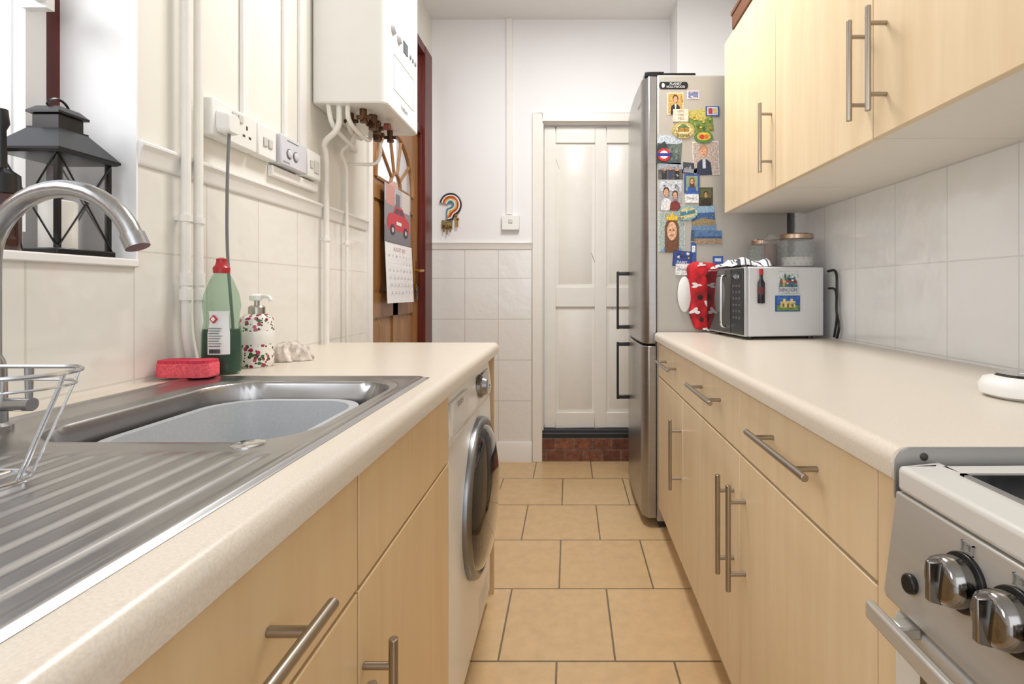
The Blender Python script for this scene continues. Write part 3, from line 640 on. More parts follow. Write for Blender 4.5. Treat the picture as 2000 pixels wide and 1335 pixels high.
g=G().lathe((lcx,lcy,lz+.012),[(.026,0),(.026,.085),(.022,.088),(1e-6,.083)],24).cyl((lcx,lcy,lz+.094),(lcx,lcy,lz+.106),.0012,n=6); make('candle',g,P('wax','#f6f2e8',.5),e)
e=thing('pump_bottle',(-.888,.80,lz),'dark amber bottle with a black top on the window sill','bottle')
g=G().lathe((-.888,.80,lz),[(.021,0),(.023,.004),(.023,.085),(.018,.1),(.009,.11),(1e-6,.11)],24); make('bottle_body',g,P('amber_dark','#3a1d18',.15,coat=.5),e)
g=G().lathe((-.888,.80,lz),[(.0235,.09),(.022,.12),(.012,.128),(.007,.13),(.006,.19),(.010,.2),(.008,.222),(1e-6,.224)],20); make('pump',g,BLACK,e)
# ================================================================== WASHING MACHINE
e=thing('washing_machine',(-.56,1.425,0),'white front-loading washing machine under the worktop','washing machine')
wx1=-.268; wy0,wy1=1.127,1.722
EN=P('enamel_white','#eceae6',.25,var=.01); EN2=P('enamel_white2','#dad8d4',.3,var=.01)
g=G().box(XL+.035,wx1-.012,wy0,wy1,.012,.826); 
make('body',g,EN,e,bevel=.006)
for yy in (wy0+.05,wy1-.05):
    for xx in (XL+.08,wx1-.06): make('foot',G().cyl((xx,yy,0),(xx,yy,.015),.02,n=14),BLACK,e)
g=G().prism([(wx1-.012,wy0,.05),(wx1,wy0,.05),(wx1+.004,wy0,.6),(wx1-.0,wy0,.705),(wx1-.012,wy0,.705)],(0,wy1-wy0,0)); make('front_panel',g,EN,e,bevel=.002)
g=G().prism([(wx1-.012,wy0,.708),(wx1+.002,wy0,.708),(wx1+.006,wy0,.73),(wx1-.004,wy0,.815),(wx1-.012,wy0,.825)],(0,wy1-wy0,0)); cp=make('control_panel',g,EN,e,bevel=.002)
g=G().box(wx1-.002,wx1+.009,wy0+.015,wy0+.19,.722,.80); dd=make('detergent_drawer',g,EN2,e,bevel=.004)
g=G().lathe((wx1+.002,1.50,.772),[(.034,0),(.034,.010),(.028,.014),(.024,.026),(1e-6,.028)],32,axis='x'); make('program_dial',g,P('dial_silver','#9a9a9c',.2,1.0),e)
g=G().box(wx1-.002,wx1+.005,1.56,1.66,.75,.80); make('display',g,DARKG,e,bevel=.002)
for i in range(5):
    g=G(); g.lathe((wx1+.003,1.54+.035*i,.737),[(.008,0),(.008,.006),(1e-6,.006)],14,axis='x'); make('button',g,CHROME,e)
g=G().text('BOSCH',(wx1+.0115,wy0+.085,.788),(0,1,0),(0,0,1),.013); make('lettering',g,C('#3c4048'),e)
dc=V(wx1+.003,1.485,.462)
g=G().lathe(dc,[(.220,0),(.220,.008),(.217,.016),(.210,.021),(.204,.021),(.199,.017),(.195,.012)],56,axis='x'); dr=make('door',g,P('porthole_ring','#88898c',.28,1.0,var=.01),e,label='round silver porthole door')
g=G().lathe(dc,[(.200,.013),(.190,.026),(.16,.040),(.10,.050),(.05,.054),(1e-6,.055)],48,axis='x'); make('door_glass',g,P('smoked_glass','#1b1d21',.06,0,coat=1.0),dr)
g=G().box(dc.x+.014,dc.x+.030,dc.y+.185,dc.y+.208,dc.z-.05,dc.z+.05); make('door_latch',g,P('dark_grey_plastic','#33363b',.35),dr,bevel=.006)
g=G().box(wx1-.012,wx1+.001,wy0+.38,wy1-.05,.06,.14); make('filter_flap',g,EN2,e,bevel=.003)
# ================================================================== RIGHT UNITS
xr=.39; hxr=.352; xb=.985
MP=MAPLE
yA,yB,yC,yD=2.245,1.76,1.172,.648
unit('base_cabinet','pale maple base cabinet next to the fridge freezer',yB,yA,xr,xb,.10,WB-.001,MP,
 [('drawer',yB,yA,.682,.823,((hxr,1.83,.765),(hxr,2.1,.765))),('door',yB,yA,.105,.676,((hxr,1.79,.60),(hxr,1.79,.355)))],1,'maple base cabinets')
unit('base_cabinet','pale maple base cabinet below the microwave end of the worktop',yC,yB,xr,xb,.10,WB-.001,MP,
 [('drawer',yC,yB,.682,.823,((hxr,1.28,.769),(hxr,1.545,.769))),('door',yC,yB,.105,.676,((hxr,1.215,.615),(hxr,1.215,.38)))],1,'maple base cabinets')
unit('base_cabinet','pale maple base cabinet next to the cooker',yD,yC,xr,xb,.10,WB-.001,MP,
 [('drawer',yD,yC,.682,.823,((hxr,.765,.770),(hxr,1.02,.770))),('door',yD,yC,.105,.676,((hxr,1.135,.62),(hxr,1.135,.385)))],1,'maple base cabinets')
g=G().box(.43,.445,yD,yA,0,.099); make('plinth',g,MAPLE,label='maple plinth board below the base cabinets',cat='plinth')
g=G().box(xr,xb,.604,.646,0,WB-.001,0).box(xr+.004,xb,.6,.604,0,WB-.001,1); make('end_panel',g,[MAPLE,P('grey_panel','#b0b1b1',.4)],label='end panel between the base cabinets and the cooker',cat='panel')
g=G().prism([(x,.596,z) for x,z in nose(XR,.374,-1)],(0,2.252-.596,0)); wtr=make('worktop',g,WTOP,label='beige speckled laminate worktop carrying the microwave',cat='worktop',smooth=25)
pts=[(.378,.810)]+[(.378+.02-.02*math.cos(math.radians(a)),.8488+.02*math.sin(math.radians(a))) for a in range(0,91,15)]+[(.992,.8688),(.992,.810)]
g=G(); g.prism([(x,.5965,z) for x,z in pts],(0,-.003,0)); e=make('heat_shield',g,P('shield_grey','#a9a8a6',.35,.5,var=.05,vscale=8),wtr,label='grey metal heat shield')
g=G().lathe((.411,.5935,.858),[(.0045,0),(.0045,-.001),(.003,-.002),(1e-6,-.002)],16,axis='y'); make('screw',g,C('#3a322e'),e)
# ---- wall cabinets
xu=.66; hxu=.622; zu0,zu1=1.382,2.10
for i,(a,b,h,lab) in enumerate(((1.640,2.178,(1.672,1.437,1.664),'pale maple wall cabinet next to the fridge freezer'),(1.113,1.640,(1.138,1.427,1.650),'pale maple wall cabinet hung between two others'),(.56,1.113,(1.066,1.425,1.643),'pale maple wall cabinet above the cooker end'))):
    unit('wall_cabinet',lab,a,b,xu,.998,zu0,zu1,MP,[('door',a,b,zu0-.002,zu1,((hxu,h[0],h[1]),(hxu,h[0],h[2])))],1,'maple wall cabinets')
g=G().box(xu-.006,.9,1.75,2.06,2.10,2.165); g.box(xu-.010,.904,1.746,2.064,2.155,2.172); make('storage_box',g,P('brown_wood_box','#6a432c',.5,var=.08,vscale=30),label='brown wooden box lying on top of the wall cabinets',cat='box',bevel=.002)
# ---- fridge
fy0,fy1=2.263,2.86
e=thing('fridge_freezer',(.68,2.56,0),'tall silver fridge freezer with magnets on its side','fridge freezer')
g=G().box(.388,.965,fy0,fy1,.03,2.005); make('body',g,FRIDGE,e,bevel=.006)
def fdoor(z0,z1):
    pts=[(.386,fy0+.001)]
    for i in range(17):
        t_=i/16; y=fy0+.001+(fy1-fy0-.002)*t_; bul=.010*math.sin(math.pi*t_); 
        c=.022*(1-min(1,min(t_,1-t_)/.06))**2
        pts.append((.328-bul+c,y))
    pts.append((.386,fy1-.001))
    return G().prism([(x,y,z0) for x,y in pts],(0,0,z1-z0))
for nm,z0,z1,hz,lab in (('door',.816,2.0,(1.156,.844),'upper fridge door'),('door',.045,.806,(.775,.466),'lower freezer door')):
    d=make(nm,fdoor(z0,z1),FRIDGED,e,label=lab,bevel=.004,smooth=40)
    yh=2.775; g=G(); g.box(.256,.268,yh-.012,yh+.012,hz[1],hz[0])
    for zz in (hz[0]-.012,hz[1]+.012): g.box(.262,.330,yh-.010,yh+.010,zz-.010,zz+.010)
    make('handle',g,BLACK,d,bevel=.003)
g=G().box(.39,.56,fy0+.004,fy0+.05,2.005,2.016).box(.335,.42,fy0+.004,fy0+.06,2.0,2.022); make('hinge_cover',g,BLACK,e,bevel=.004)
g=G().box(.40,.94,fy0+.02,fy1-.02,.0,.03); make('foot',g,P('dark_grey_plastic','#33363b',.35),e)
g=G().text('Hotpoint',(.3215,2.36,1.90),(0,-1,0),(0,0,1),.018); make('lettering',g,C('#55565a'),e)
DF=fy0+.0002
def fc(name,lab,x0,y0,x1,y1,base,shapes,cat='magnet',rd=False,rot=0,th=.0018,lift=0):
    a=V(xat(x0,fy0),DF,zat(y0,fy0)); w=(x1-x0)*fy0/F; h=(y1-y0)*fy0/F
    U=V(w,0,0); W=V(0,0,-h); c=a+U/2+W/2
    r=Matrix.Rotation(math.radians(rot),3,'Y'); U=r@U; W=r@W; a=c-U/2-W/2
    gg,mm=cardgeo(a,U,W,(0,-1,0),base,shapes,th+lift*1.4,rd,CP)
    make(name,gg,mm,label=lab,cat=cat,group='magnets and photos on the fridge side')
def person(cx,hy,hr,hair,shirt,skin='#cf9c7c',long=False,wd=.3):
    s=[('p',[(cx-wd,1),(cx-wd*.85,hy+hr*2.2),(cx-wd*.3,hy+hr*1.5),(cx+wd*.3,hy+hr*1.5),(cx+wd*.85,hy+hr*2.2),(cx+wd,1)],shirt)]
    if long: s.append(('p',[(cx-hr*1.15,hy+hr*2.4),(cx-hr*1.15,hy-hr*.4),(cx-hr*.6,hy-hr*1.25),(cx+hr*.6,hy-hr*1.25),(cx+hr*1.15,hy-hr*.4),(cx+hr*1.15,hy+hr*2.4)],hair))
    s+= [('e',cx,hy-hr*.3,hr*1.05,hr*1.05,hair),('e',cx,hy+hr*.1,hr*.8,hr*1.0,skin),('e',cx-hr*.3,hy,hr*.12,hr*.08,'#2c2420'),('e',cx+hr*.3,hy,hr*.12,hr*.08,'#2c2420'),('r',cx-hr*.25,hy+hr*.5,cx+hr*.25,hy+hr*.6,'#a8544c')]
    return s
def blot(n,seed,cols,y0=0,y1=1,s=.12):
    rn=random.Random(seed); out=[]
    for i in range(n):
        u,v=rn.uniform(.08,.92),rn.uniform(y0+.05,y1-.05); ru,rv=rn.uniform(.3,1)*s,rn.uniform(.3,1)*s
        ru=min(ru,u-.02,.98-u); rv=min(rv,v-.02,.98-v)
        k=rn.randint(5,8); out.append(('p',[(u+ru*math.cos(6.283*j/k)*rn.uniform(.6,1),v+rv*math.sin(6.283*j/k)*rn.uniform(.6,1)) for j in range(k)],rn.choice(cols)))
    return out
fc('fridge_magnet','black magnet with pale restaurant lettering',1290,160,1341,174,'#17171b',[('e',.04,.5,.09,.5,'#17171b'),('e',.96,.5,.09,.5,'#17171b'),('e',.1,.5,.06,.32,'#e8e8ea'),('t','PLANET',.58,.3,.34,'#e8e8ea',.5),('t','HOLLYWOOD',.58,.72,.34,'#e8e8ea',.7)])
fc('photograph','small portrait photo of a boy in a dark suit',1303,181,1335,224,'#e0d4b0',[('r',.06,.05,.94,.95,'#c09a58')]+blot(5,1,['#a8803f','#d0ad6c'],0,.5)+person(.5,.3,.15,'#3a2a20','#22242c')+[('p',[(.44,.52),(.56,.52),(.5,.9)],'#f2f2f2')],'photo')
fc('fridge_magnet','small magnet with pink and blue picture',1342,177,1366,194,'#d5c7cc',[('r',.1,.12,.9,.88,'#6c7ca0')]+blot(6,2,['#c98a96','#8fa0c0','#4c587c','#d8c0c0'],s=.2))
fc('fridge_magnet','cream magnet printed with a Latin motto',1314,214,1344,238,'#e0d3bd',[('t','VENI',.5,.2,.2,'#6a3a32',.8),('t','VIDI',.5,.48,.2,'#6a3a32',.8),('t','VICI',.5,.76,.2,'#6a3a32',.8)],lift=.003)
fc('postcard','green and yellow landscape postcard on the fridge side',1344,214,1392,258,'#6d8440',[('p',[(0,.0),(1,0),(1,.35),(.5,.5),(0,.3)],'#b8ac5a')]+blot(16,3,['#4c6e2e','#8c9c4a','#c9b050','#3c5428','#a8702c'],.2,1,.14),'postcard',rot=-6)
fc('fridge_magnet','small red and blue crest magnet',1378,208,1404,227,'#2f4d8a',[('r',.1,.1,.9,.9,'#b8c2d6'),('r',.2,.2,.5,.8,'#a03038'),('e',.68,.5,.16,.25,'#c9a84a')],lift=.002)
fc('fridge_magnet','yellow moulded souvenir magnet',1312,239,1356,271,'#b8a66a',[('e',.5,.45,.35,.3,'#dccfa0'),('r',.25,.35,.75,.6,'#a17a3a'),('p',[(.2,.35),(.5,.1),(.8,.35)],'#5c7a44')]+blot(6,4,['#7c5c30','#d8c890','#5a6c40'],.3,.7,.1)+[('t','ROMA',.5,.82,.2,'#4a4a3a',.6)],lift=.003,rd=True)
fc('fridge_magnet','green oval magnet with painted fruit',1356,256,1392,280,'#46783a',[('e',.5,.45,.38,.34,'#c9aa40'),('e',.4,.5,.14,.2,'#b0332c'),('e',.62,.48,.12,.18,'#c8702c')],rd=True,lift=.003)
fc('photograph','holiday photo of a rocky coast',1283,264,1331,320,'#b8c2cc',[('r',0,.3,1,1,'#4c5a60'),('p',[(.0,.4),(.3,.22),(.5,.5),(.4,1),(0,1)],'#2e3a38'),('p',[(.6,.35),(1,.25),(1,.8),(.7,.7)],'#5d6d66')]+blot(14,5,['#39454a','#6c7a74','#20282a','#8a948c'],.35,1,.1),'photo',rot=3)
fc('fridge_magnet','round red ring magnet with a blue bar',1284,290,1309,315,'#c8262e',[('e',.5,.5,.32,.32,'#f4f2f0'),('r',-.08,.38,1.08,.62,'#22348c')],rd=True,lift=.003)
fc('photograph','school photo of a child in dark uniform',1353,276,1404,342,'#d8d2cd',[('r',.03,.03,.97,.97,'#b3a29a')]+person(.42,.3,.15,'#a5805a','#22304a')+[('r',.36,.52,.48,.8,'#bfc4cc')],'photo',rot=-2)
fc('photograph','group photo of people on a street',1285,318,1334,350,'#5e5a5c',[('r',0,0,1,.4,'#98a0ac'),('r',.15,.5,.35,1,'#23262e'),('r',.4,.45,.6,1,'#3c3f58'),('r',.65,.52,.85,1,'#20242c')]+blot(8,6,['#7c7470','#3a3634','#a89c94'],.1,.9,.08)+[('e',.25,.4,.07,.1,'#b98a6c'),('e',.5,.35,.07,.1,'#b98a6c'),('e',.75,.42,.07,.1,'#b98a6c')],'photo')
fc('fridge_magnet','dark souvenir magnet with a skyline',1333,318,1369,340,'#3a3f4c',[('p',[(.05,.9),(.1,.5),(.3,.6),(.4,.2),(.5,.6),(.8,.4),(.95,.9)],'#8a8f9e')]+blot(6,7,['#5a6070','#b0a080','#22262e'],.4,1,.1),rot=6)
fc('photograph','framed photo of a girl in blue',1336,340,1366,377,'#2f5090',[('r',.12,.1,.88,.9,'#84987e')]+person(.5,.38,.14,'#5b3a24','#2d55a0',long=True),'photo',lift=.002)
fc('photograph','family photo with two adults close together',1288,352,1331,411,'#a0a4ac',[('r',0,0,1,.35,'#c4cad2')]+blot(8,8,['#8c9098','#6c7078','#b8bcc4'],0,.5,.12)+person(.3,.4,.13,'#3a2c22','#d8d8d8',wd=.25)+person(.7,.5,.12,'#4a2e20','#7a2c2a',wd=.25),'photo')
fc('fridge_magnet','white name label with blue handwriting',1338,377,1364,396,'#ecedf0',[('r',0,0,1,.12,'#3a64b0'),('t','Olivia C',.5,.55,.3,'#2c3550',.85)],lift=.003)
fc('fridge_magnet','small dark portrait painting magnet',1365,366,1392,402,'#3a3628',[('r',.08,.06,.92,.55,'#565a3c')]+person(.5,.4,.15,'#20160f','#2a2018',skin='#b88f5c',wd=.38))
fc('fridge_magnet','cyan ornate souvenir magnet with lettering',1321,402,1364,430,'#7cb0b8',[('e',.5,.5,.42,.38,'#c8ba8e'),('r',.15,.36,.85,.62,'#3f7e8e')]+blot(8,9,['#a8743c','#e0d4b0','#4c8c98'],.1,.9,.1),rd=True,rot=-12,lift=.003)
fc('postcard','blue seaside postcard on the fridge side',1350,402,1396,440,'#3a5e90',[('r',0,0,1,.35,'#8ca8c4'),('p',[(0,.8),(.4,.6),(1,.75),(1,1),(0,1)],'#94825e')]+blot(8,10,['#2c4c78','#5478a0','#7c7058'],.35,1,.1),'postcard',rot=-3)
fc('postcard','holiday postcard of a bay at dusk',1350,436,1398,472,'#2c4c78',[('r',0,0,1,.4,'#6c88a8'),('r',0,.75,1,1,'#4a585e')]+blot(8,11,['#20385c','#40648c','#5c6c70'],.4,1,.1),'postcard',rot=4)
fc('photograph','wide photo of the sea and a beach',1356,450,1409,476,'#54749c',[('r',0,.45,1,.6,'#2f527c'),('r',0,.6,1,1,'#9c8468')],'photo',lift=.002)
fc('photograph','portrait photo of a girl with long hair and yellow party hat',1286,413,1338,492,'#c2cac6',[('r',.03,.02,.97,.98,'#a4b2ae')]+blot(6,12,['#94a29c','#b4c0b8','#849490'],0,.35,.12)+person(.5,.46,.23,'#6a4428','#6c92c0',skin='#dbac8c',long=True,wd=.47)+[('p',[(.3,.22),(.28,.06),(.4,.13),(.5,.01),(.6,.13),(.74,.06),(.7,.22)],'#dcb838')],'photo')
fc('fridge_magnet','dark blue souvenir magnet with city lettering',1314,490,1350,520,'#20346c',[('r',.06,.06,.94,.94,'#2c4488')]+blot(8,13,['#d8b83a','#b8343a','#dfe2ea','#1a2858'],.05,.6,.13)+[('t','PARIS',.5,.76,.2,'#f4f4f6',.7)],rot=5,lift=.002)
fc('fridge_magnet','white name label below the souvenir magnets',1319,515,1350,537,'#e8e9ee',[('t','Olivia C',.5,.5,.24,'#2c3550',.8)],lift=.004)
fc('fridge_magnet','tall blue card strip on the fridge side',1349,473,1360,538,'#3358a0',[('r',.2,.1,.8,.3,'#dfe6f2')])
fc('fridge_magnet','blue paper corner card on the fridge side',1392,500,1412,542,'#3759a4',[('r',.2,.1,.8,.25,'#dfe6f2')])
# ---- microwave
m0=V(.64,1.885,WT+.0003); th=math.radians(8.6)
e=thing('microwave',m0,'silver microwave oven standing on the worktop by the fridge','microwave',rz=th)
mx,my,mz=m0; ml,mw=.325,.325
zb,zt3=WT+.012,1.140
g=G().box(mx+.02,mx+ml,my,my+mw,zb,zt3); make('casing',g,P('microwave_silver','#d9dadb',.4,0,var=.01),e,bevel=.005)
g=G().box(mx+.006,mx+.02,my,my+mw,zb,zt3); make('front_frame',g,P('microwave_silver2','#bdbec0',.3,.4),e,bevel=.003)
g=G().box(mx,mx+.008,my+.105,my+mw-.004,zb+.006,zt3-.006); d=make('door',g,P('microwave_door','#242528',.04,.3,coat=1.0),e,bevel=.002)
g=G().tube(fil([V(mx,my+.125,zb+.03),V(mx-.028,my+.125,zb+.03),V(mx-.028,my+.125,zt3-.03),V(mx,my+.125,zt3-.03)],.02),.005,10); make('handle',g,CHROME,d)
g=G().box(mx,mx+.008,my+.006,my+.098,zb+.006,zt3-.006); cp=make('control_panel',g,P('panel_dark','#3c3d40',.2,.4),e,bevel=.002)
g=G().box(mx-.0008,mx,my+.02,my+.085,zt3-.05,zt3-.022); make('display',g,DARKG,cp)
g=G().text('12:16',(mx-.0012,my+.052,zt3-.036),(0,-1,0),(0,0,1),.014); make('display_digits',g,C('#dff2ff'),cp)
for r in range(6):
    for c in range(3): make('button',G().box(mx-.001,mx,my+.022+c*.023,my+.036+c*.023,zt3-.075-r*.024,zt3-.066-r*.024),C('#55575b'),cp)
for xx in (mx+.04,mx+ml-.04):
    for yy in (my+.03,my+mw-.03): make('foot',G().cyl((xx,yy,WT+.0003),(xx,yy,zb+.002),.012,n=12),BLACK,e)
ux=V(math.cos(th),math.sin(th),0); nn=V(math.sin(th),-math.cos(th),0)
def mside(px,py):
    d=V((px-VX)/F,1,-(py-VY)/F); o=V(0,0,H); pl=m0+nn*.0006
    t_=(pl-o).dot(nn)/d.dot(nn); return o+d*t_
def mc(name,lab,x0,y0,x1,y1,base,shapes,th_=.002,rd=False):
    a=mside(x0,y0); b=mside(x1,y0); c=mside(x0,y1)
    U=ux*(b-a).dot(ux); W=V(0,0,c.z-a.z)
    gg,mm=cardgeo(a,U,W,nn,base,shapes,th_,rd,CP); make(name,gg,mm,label=lab,cat='magnet',group='magnets on the microwave side')
a=mside(1485,592); e2=thing('bottle_magnet',a,'small wine bottle magnet on the microwave side','magnet','magnets on the microwave side')
g=G().lathe(a+nn*.007,[(.0125,0),(.0135,.003),(.0135,.075),(.006,.09),(.0055,.112),(.0068,.113),(.0068,.124),(1e-6,.125)],20,sy=.5); make('bottle_body',g,P('bottle_dark','#1c1416',.15),e2)
g=G().lathe(a+nn*.007,[(.0140,.034),(.0140,.060)],20,sy=.55); make('label',g,C('#5e2a30'),e2)
g=G().lathe(a+nn*.007,[(.0072,.105),(.0074,.126),(1e-6,.127)],16,sy=.7); make('cap',g,C('#b3242c'),e2)
mc('fridge_magnet','city skyline souvenir magnet on the microwave side',1520,530,1559,573,'#c9d2d2',[('p',[(.02,.7),(.1,.3),(.25,.35),(.3,.05),(.4,.3),(.55,.1),(.62,.35),(.8,.2),(.95,.6),(.95,.75)],'#4f7a76'),('r',.1,.4,.9,.52,'#a4454c'),('r',.2,.28,.3,.7,'#d2b45c'),('r',.6,.3,.72,.7,'#3f5f8c')]+blot(8,20,['#e8e2d0','#2c4c6c','#8c4040','#78a098'],.1,.65,.08)+[('r',.0,.7,1,.98,'#b9c4cc'),('t','NEW YORK',.5,.84,.16,'#6b3f5c',.9)])
mc('fridge_magnet','picture magnet of a pale building under blue sky',1514,577,1562,608,'#2a559c',[('r',.05,.06,.95,.5,'#3a6cb4'),('r',.05,.6,.95,.94,'#6c8a44'),('r',.2,.35,.8,.75,'#d6bf80'),('r',.3,.2,.4,.5,'#dfcc98'),('r',.6,.2,.7,.5,'#dfcc98'),('r',.28,.5,.36,.72,'#7c6a44'),('r',.46,.5,.54,.75,'#7c6a44'),('r',.64,.5,.72,.72,'#7c6a44')])
# poppy oven glove
e=thing('oven_glove',(.60,2.24,WT+.0003),'red poppy-print oven glove with white edging beside the microwave','oven glove')
def outl(s,y,k=1):
    out=[]
    for i in range(64):
        a=2*math.pi*i/64; c,s_=math.cos(a),math.sin(a)
        x=.605+.090*s*math.copysign(abs(c)**.55,c)+.006*math.sin(5*a); z=1.027+.150*s*math.copysign(abs(s_)**.6,s_)+.004*math.sin(7*a+1)
        x+=.018*math.sin((z-.87)*14)
        out.append(V(x,y,z))
    return out
g=G(); g.loft([outl(.96,2.256),outl(1,2.250),outl(1,2.242),outl(.95,2.234),outl(.8,2.230)]); make('padded_cloth',g,P('poppy_red','#b81a24',.75,var=.22,vscale=26,bump=.5),e,smooth=60)
g=G()
def whl(s,y): return [V(.505+.030*s*math.cos(a),y,1.035+.078*s*math.sin(a)) for a in [2*math.pi*i/32 for i in range(32)]]
g.loft([whl(.95,2.254),whl(1,2.250),whl(1,2.244),whl(.9,2.240)]); make('white_pad',g,P('white_cotton','#ecebe9',.8,var=.02,vscale=60,bump=.4),e,smooth=60)
for k,(cx_,cz_,rx_,rz_) in enumerate(((.552,1.075,.024,.014),(.575,1.165,.020,.010),(.548,.962,.026,.016),(.60,.885,.020,.010),(.602,.995,.014,.024))):
    pts=[]
    for i in range(18):
        a=2*math.pi*i/18; rr_=.75+.3*math.cos(3*a+k)+.12*math.cos(5*a); pts.append((cx_+rx_*rr_*math.cos(a),2.2292,cz_+rz_*rr_*math.sin(a)))
    g=G(); g.prism(pts,(0,.008,0),0); make('flower_print',g,C('#efecea'),e)
for cx_,cz_,r_ in ((.570,1.022,.012),(.602,1.115,.009),(.575,.925,.010)):
    g=G(); g.lathe((cx_,2.2285,cz_),[(r_,.008),(r_,0),(1e-6,-.0005)],14,0,axis='y'); make('flower_centre',g,C('#241418'),e)
# tea towel on the microwave
g=G()
def tw(u,v):
    x=.0+.125*u; y=.02+.27*v
    z=.014+.010*math.sin(7*u+5*v)+.007*math.sin(13*v+5*u+1)+.006*math.sin(19*v)
    z=max(.004,z)*ss(min(u,1-u,v,1-v)/.06+.3)+.0015
    p=m0+ux*x+V(-math.sin(th),math.cos(th),0)*y; return V(p.x,p.y,zt3+z)
g.grid(tw,36,60)
def tstripe():
    m,nt,b=newmat('striped_towel'); N=nt.nodes;L=nt.links
    tc=N.new('ShaderNodeTexCoord'); w=N.new('ShaderNodeTexWave'); w.inputs['Scale'].default_value=14; w.inputs['Distortion'].default_value=1.6; L.new(tc.outputs['Object'],w.inputs['Vector'])
    r=N.new('ShaderNodeValToRGB'); r.color_ramp.elements[0].position=.10; r.color_ramp.elements[0].color=lin('#4a4d60'); r.color_ramp.elements[1].position=.18; r.color_ramp.elements[1].color=lin('#f0efee')
    L.new(w.outputs['Fac'],r.inputs[0]); L.new(r.outputs[0],b.inputs['Base Color']); b.inputs['Roughness'].default_value=.9; return m
tt=make('tea_towel',g,tstripe(),label='white tea towel with dark stripes on top of the microwave',cat='towel',smooth=80)
so=tt.modifiers.new('thick','SOLIDIFY'); so.thickness=.0015; so.offset=1
# jars
def jar(c,r,h,lab,cont,contmat,clip=False):
    c=Vector(c); e=thing('storage_jar',c,lab,'jar','storage jars on the microwave')
    g=G().lathe(c,[(r*.9,0),(r,.004),(r,h*.74),(r*.9,h*.82),(r*.86,h*.85)],36); make('glass_body',g,JAR,e)
    g=G().lathe(c,[(r*.86,.004),(r*.93,.008),(r*.93,h*cont),(1e-6,h*cont+.004)],30); make('contents',g,contmat,e)
    if clip:
        g=G().lathe(c,[(r*.9,h*.85),(r*.95,h*.87),(r*.9,h*.93),(r*.5,h),(1e-6,h)],30); make('lid',g,JAR,e)
        g=G().tube([c+V(r*.98*math.cos(a),r*.98*math.sin(a),h*.84) for a in [2*math.pi*i/28 for i in range(28)]],.0018,6,closed=True)
        g.tube([c+V(-r,0,h*.84),c+V(-r-.008,-.01,h*.7),c+V(-r-.002,-.02,h*.9),c+V(-r*.5,-.01,h*1.02)],.0016,6); make('wire_clip',g,NICKEL,e)
    else:
        g=G().lathe(c,[(r*.95,h*.83),(r*.98,h*.84),(r*.98,h*.95),(r*.93,h*.98),(1e-6,h*.98)],36); make('lid',g,COPPER,e,label='copper lid')
        g=G()
        for row in range(5):
            for k in range(18):
                a=2*math.pi*(k+.5*(row%2))/18; g.ell((c.x+r*math.cos(a),c.y+r*math.sin(a),c.z+h*(.12+.13*row)),.0035,.0035,.0035,5)
        make('glass_dots',g,JAR,e)
J=lambda px,D,z: V(xat(px,D),D,z)
jar(J(1555,2.01,zt3+.0003),.065,.134,'dotted glass jar with copper lid on the microwave',.3,P('jar_white','#e6e2dc',.8,var=.08,vscale=90))
jar(J(1491,2.16,zt3+.0003),.054,.126,'smaller glass jar with copper lid on the microwave',.3,P('jar_white','#e6e2dc',.8,var=.08,vscale=90))
jar(J(1505,2.01,zt3+.0003),.026,.13,'slim clip-top glass jar with brown contents',.72,P('jar_brown','#6a3a26',.8,var=.08,vscale=90),True)
e=thing('microwave_cable',(XR-.02,1.90,WT+.002),'black cable hanging down the tiles behind the microwave','cable')
g=G().tube(fil([V(.978,1.935,1.125),V(.985,1.885,1.13),V(.983,1.88,1.05),V(.985,1.89,.97),V(.985,1.865,.92),V(.985,1.885,.876)],.04),.0048,8)
g.tube(fil([V(.978,1.93,1.06),V(.988,1.895,1.06),V(.988,1.89,.95),V(.988,1.91,.878)],.03),.0042,8); make('cable_run',g,BLACK,e)
# ---- white device
WD=WT+.0004
e=thing('phone_handset',(.83,.868,WD),'white rounded handset with a glossy black panel on the worktop','handset')
def el(rx,ry,z): return [V(.83+rx*math.copysign(abs(math.cos(a))**.6,math.cos(a)),.868+ry*math.copysign(abs(math.sin(a))**.8,math.sin(a)),z) for a in [2*math.pi*i/48 for i in range(48)]]
g=G().loft([el(.108,.050,WD),el(.118,.060,WD+.006),el(.12,.062,WD+.020),el(.114,.056,WD+.032),el(.095,.042,WD+.037)]); make('shell',g,PLAST,e,smooth=50)
g=G().loft([el(.100,.046,WD+.0345),el(.094,.041,WD+.040)]); make('panel',g,DARKG,e)
for dx in (-.06,-.03,.0,.03):
    g=G(); g.lathe((.83+dx,.868,WD+.040),[(.006,0),(.006,.001),(1e-6,.001)],14); make('button',g,C('#d9dadb'),e)
# ================================================================== COOKER
e=thing('cooker',(.66,.32,0),'white and silver freestanding cooker with steel knobs','cooker')
CW=P('cooker_enamel','#d3d0ca',.3,var=.01)
cy0,cy1=.08,.582; ct=.853
g=G().box(.385,.985,cy0,cy1,.02,.70); make('body',g,CW,e,bevel=.003)
g=G()
hx0,hx1,hy0,hy1=.418,.93,.12,.548
g.box(.372,hx0,cy0,cy1,.824,ct).box(hx1,.985,cy0,cy1,.824,ct).box(hx0,hx1,cy0,hy0,.824,ct).box(hx0,hx1,hy1,cy1,.824,ct)
make('hob_surround',g,CW,e,bevel=.006,seg=3)
g=G().box(.386,.984,cy0+.001,cy1-.001,.70,.83,0); make('hob_plate',g,BLACK,e)
g=G()
for a,b,c,d in ((hx0,hx1,hy0,hy0+.006),(hx0,hx1,hy1-.006,hy1),(hx0,hx0+.006,hy0,hy1),(hx1-.006,hx1,hy0,hy1)): g.box(a,b,c,d,.83,ct+.002)
make('hob_trim',g,STEEL,e)
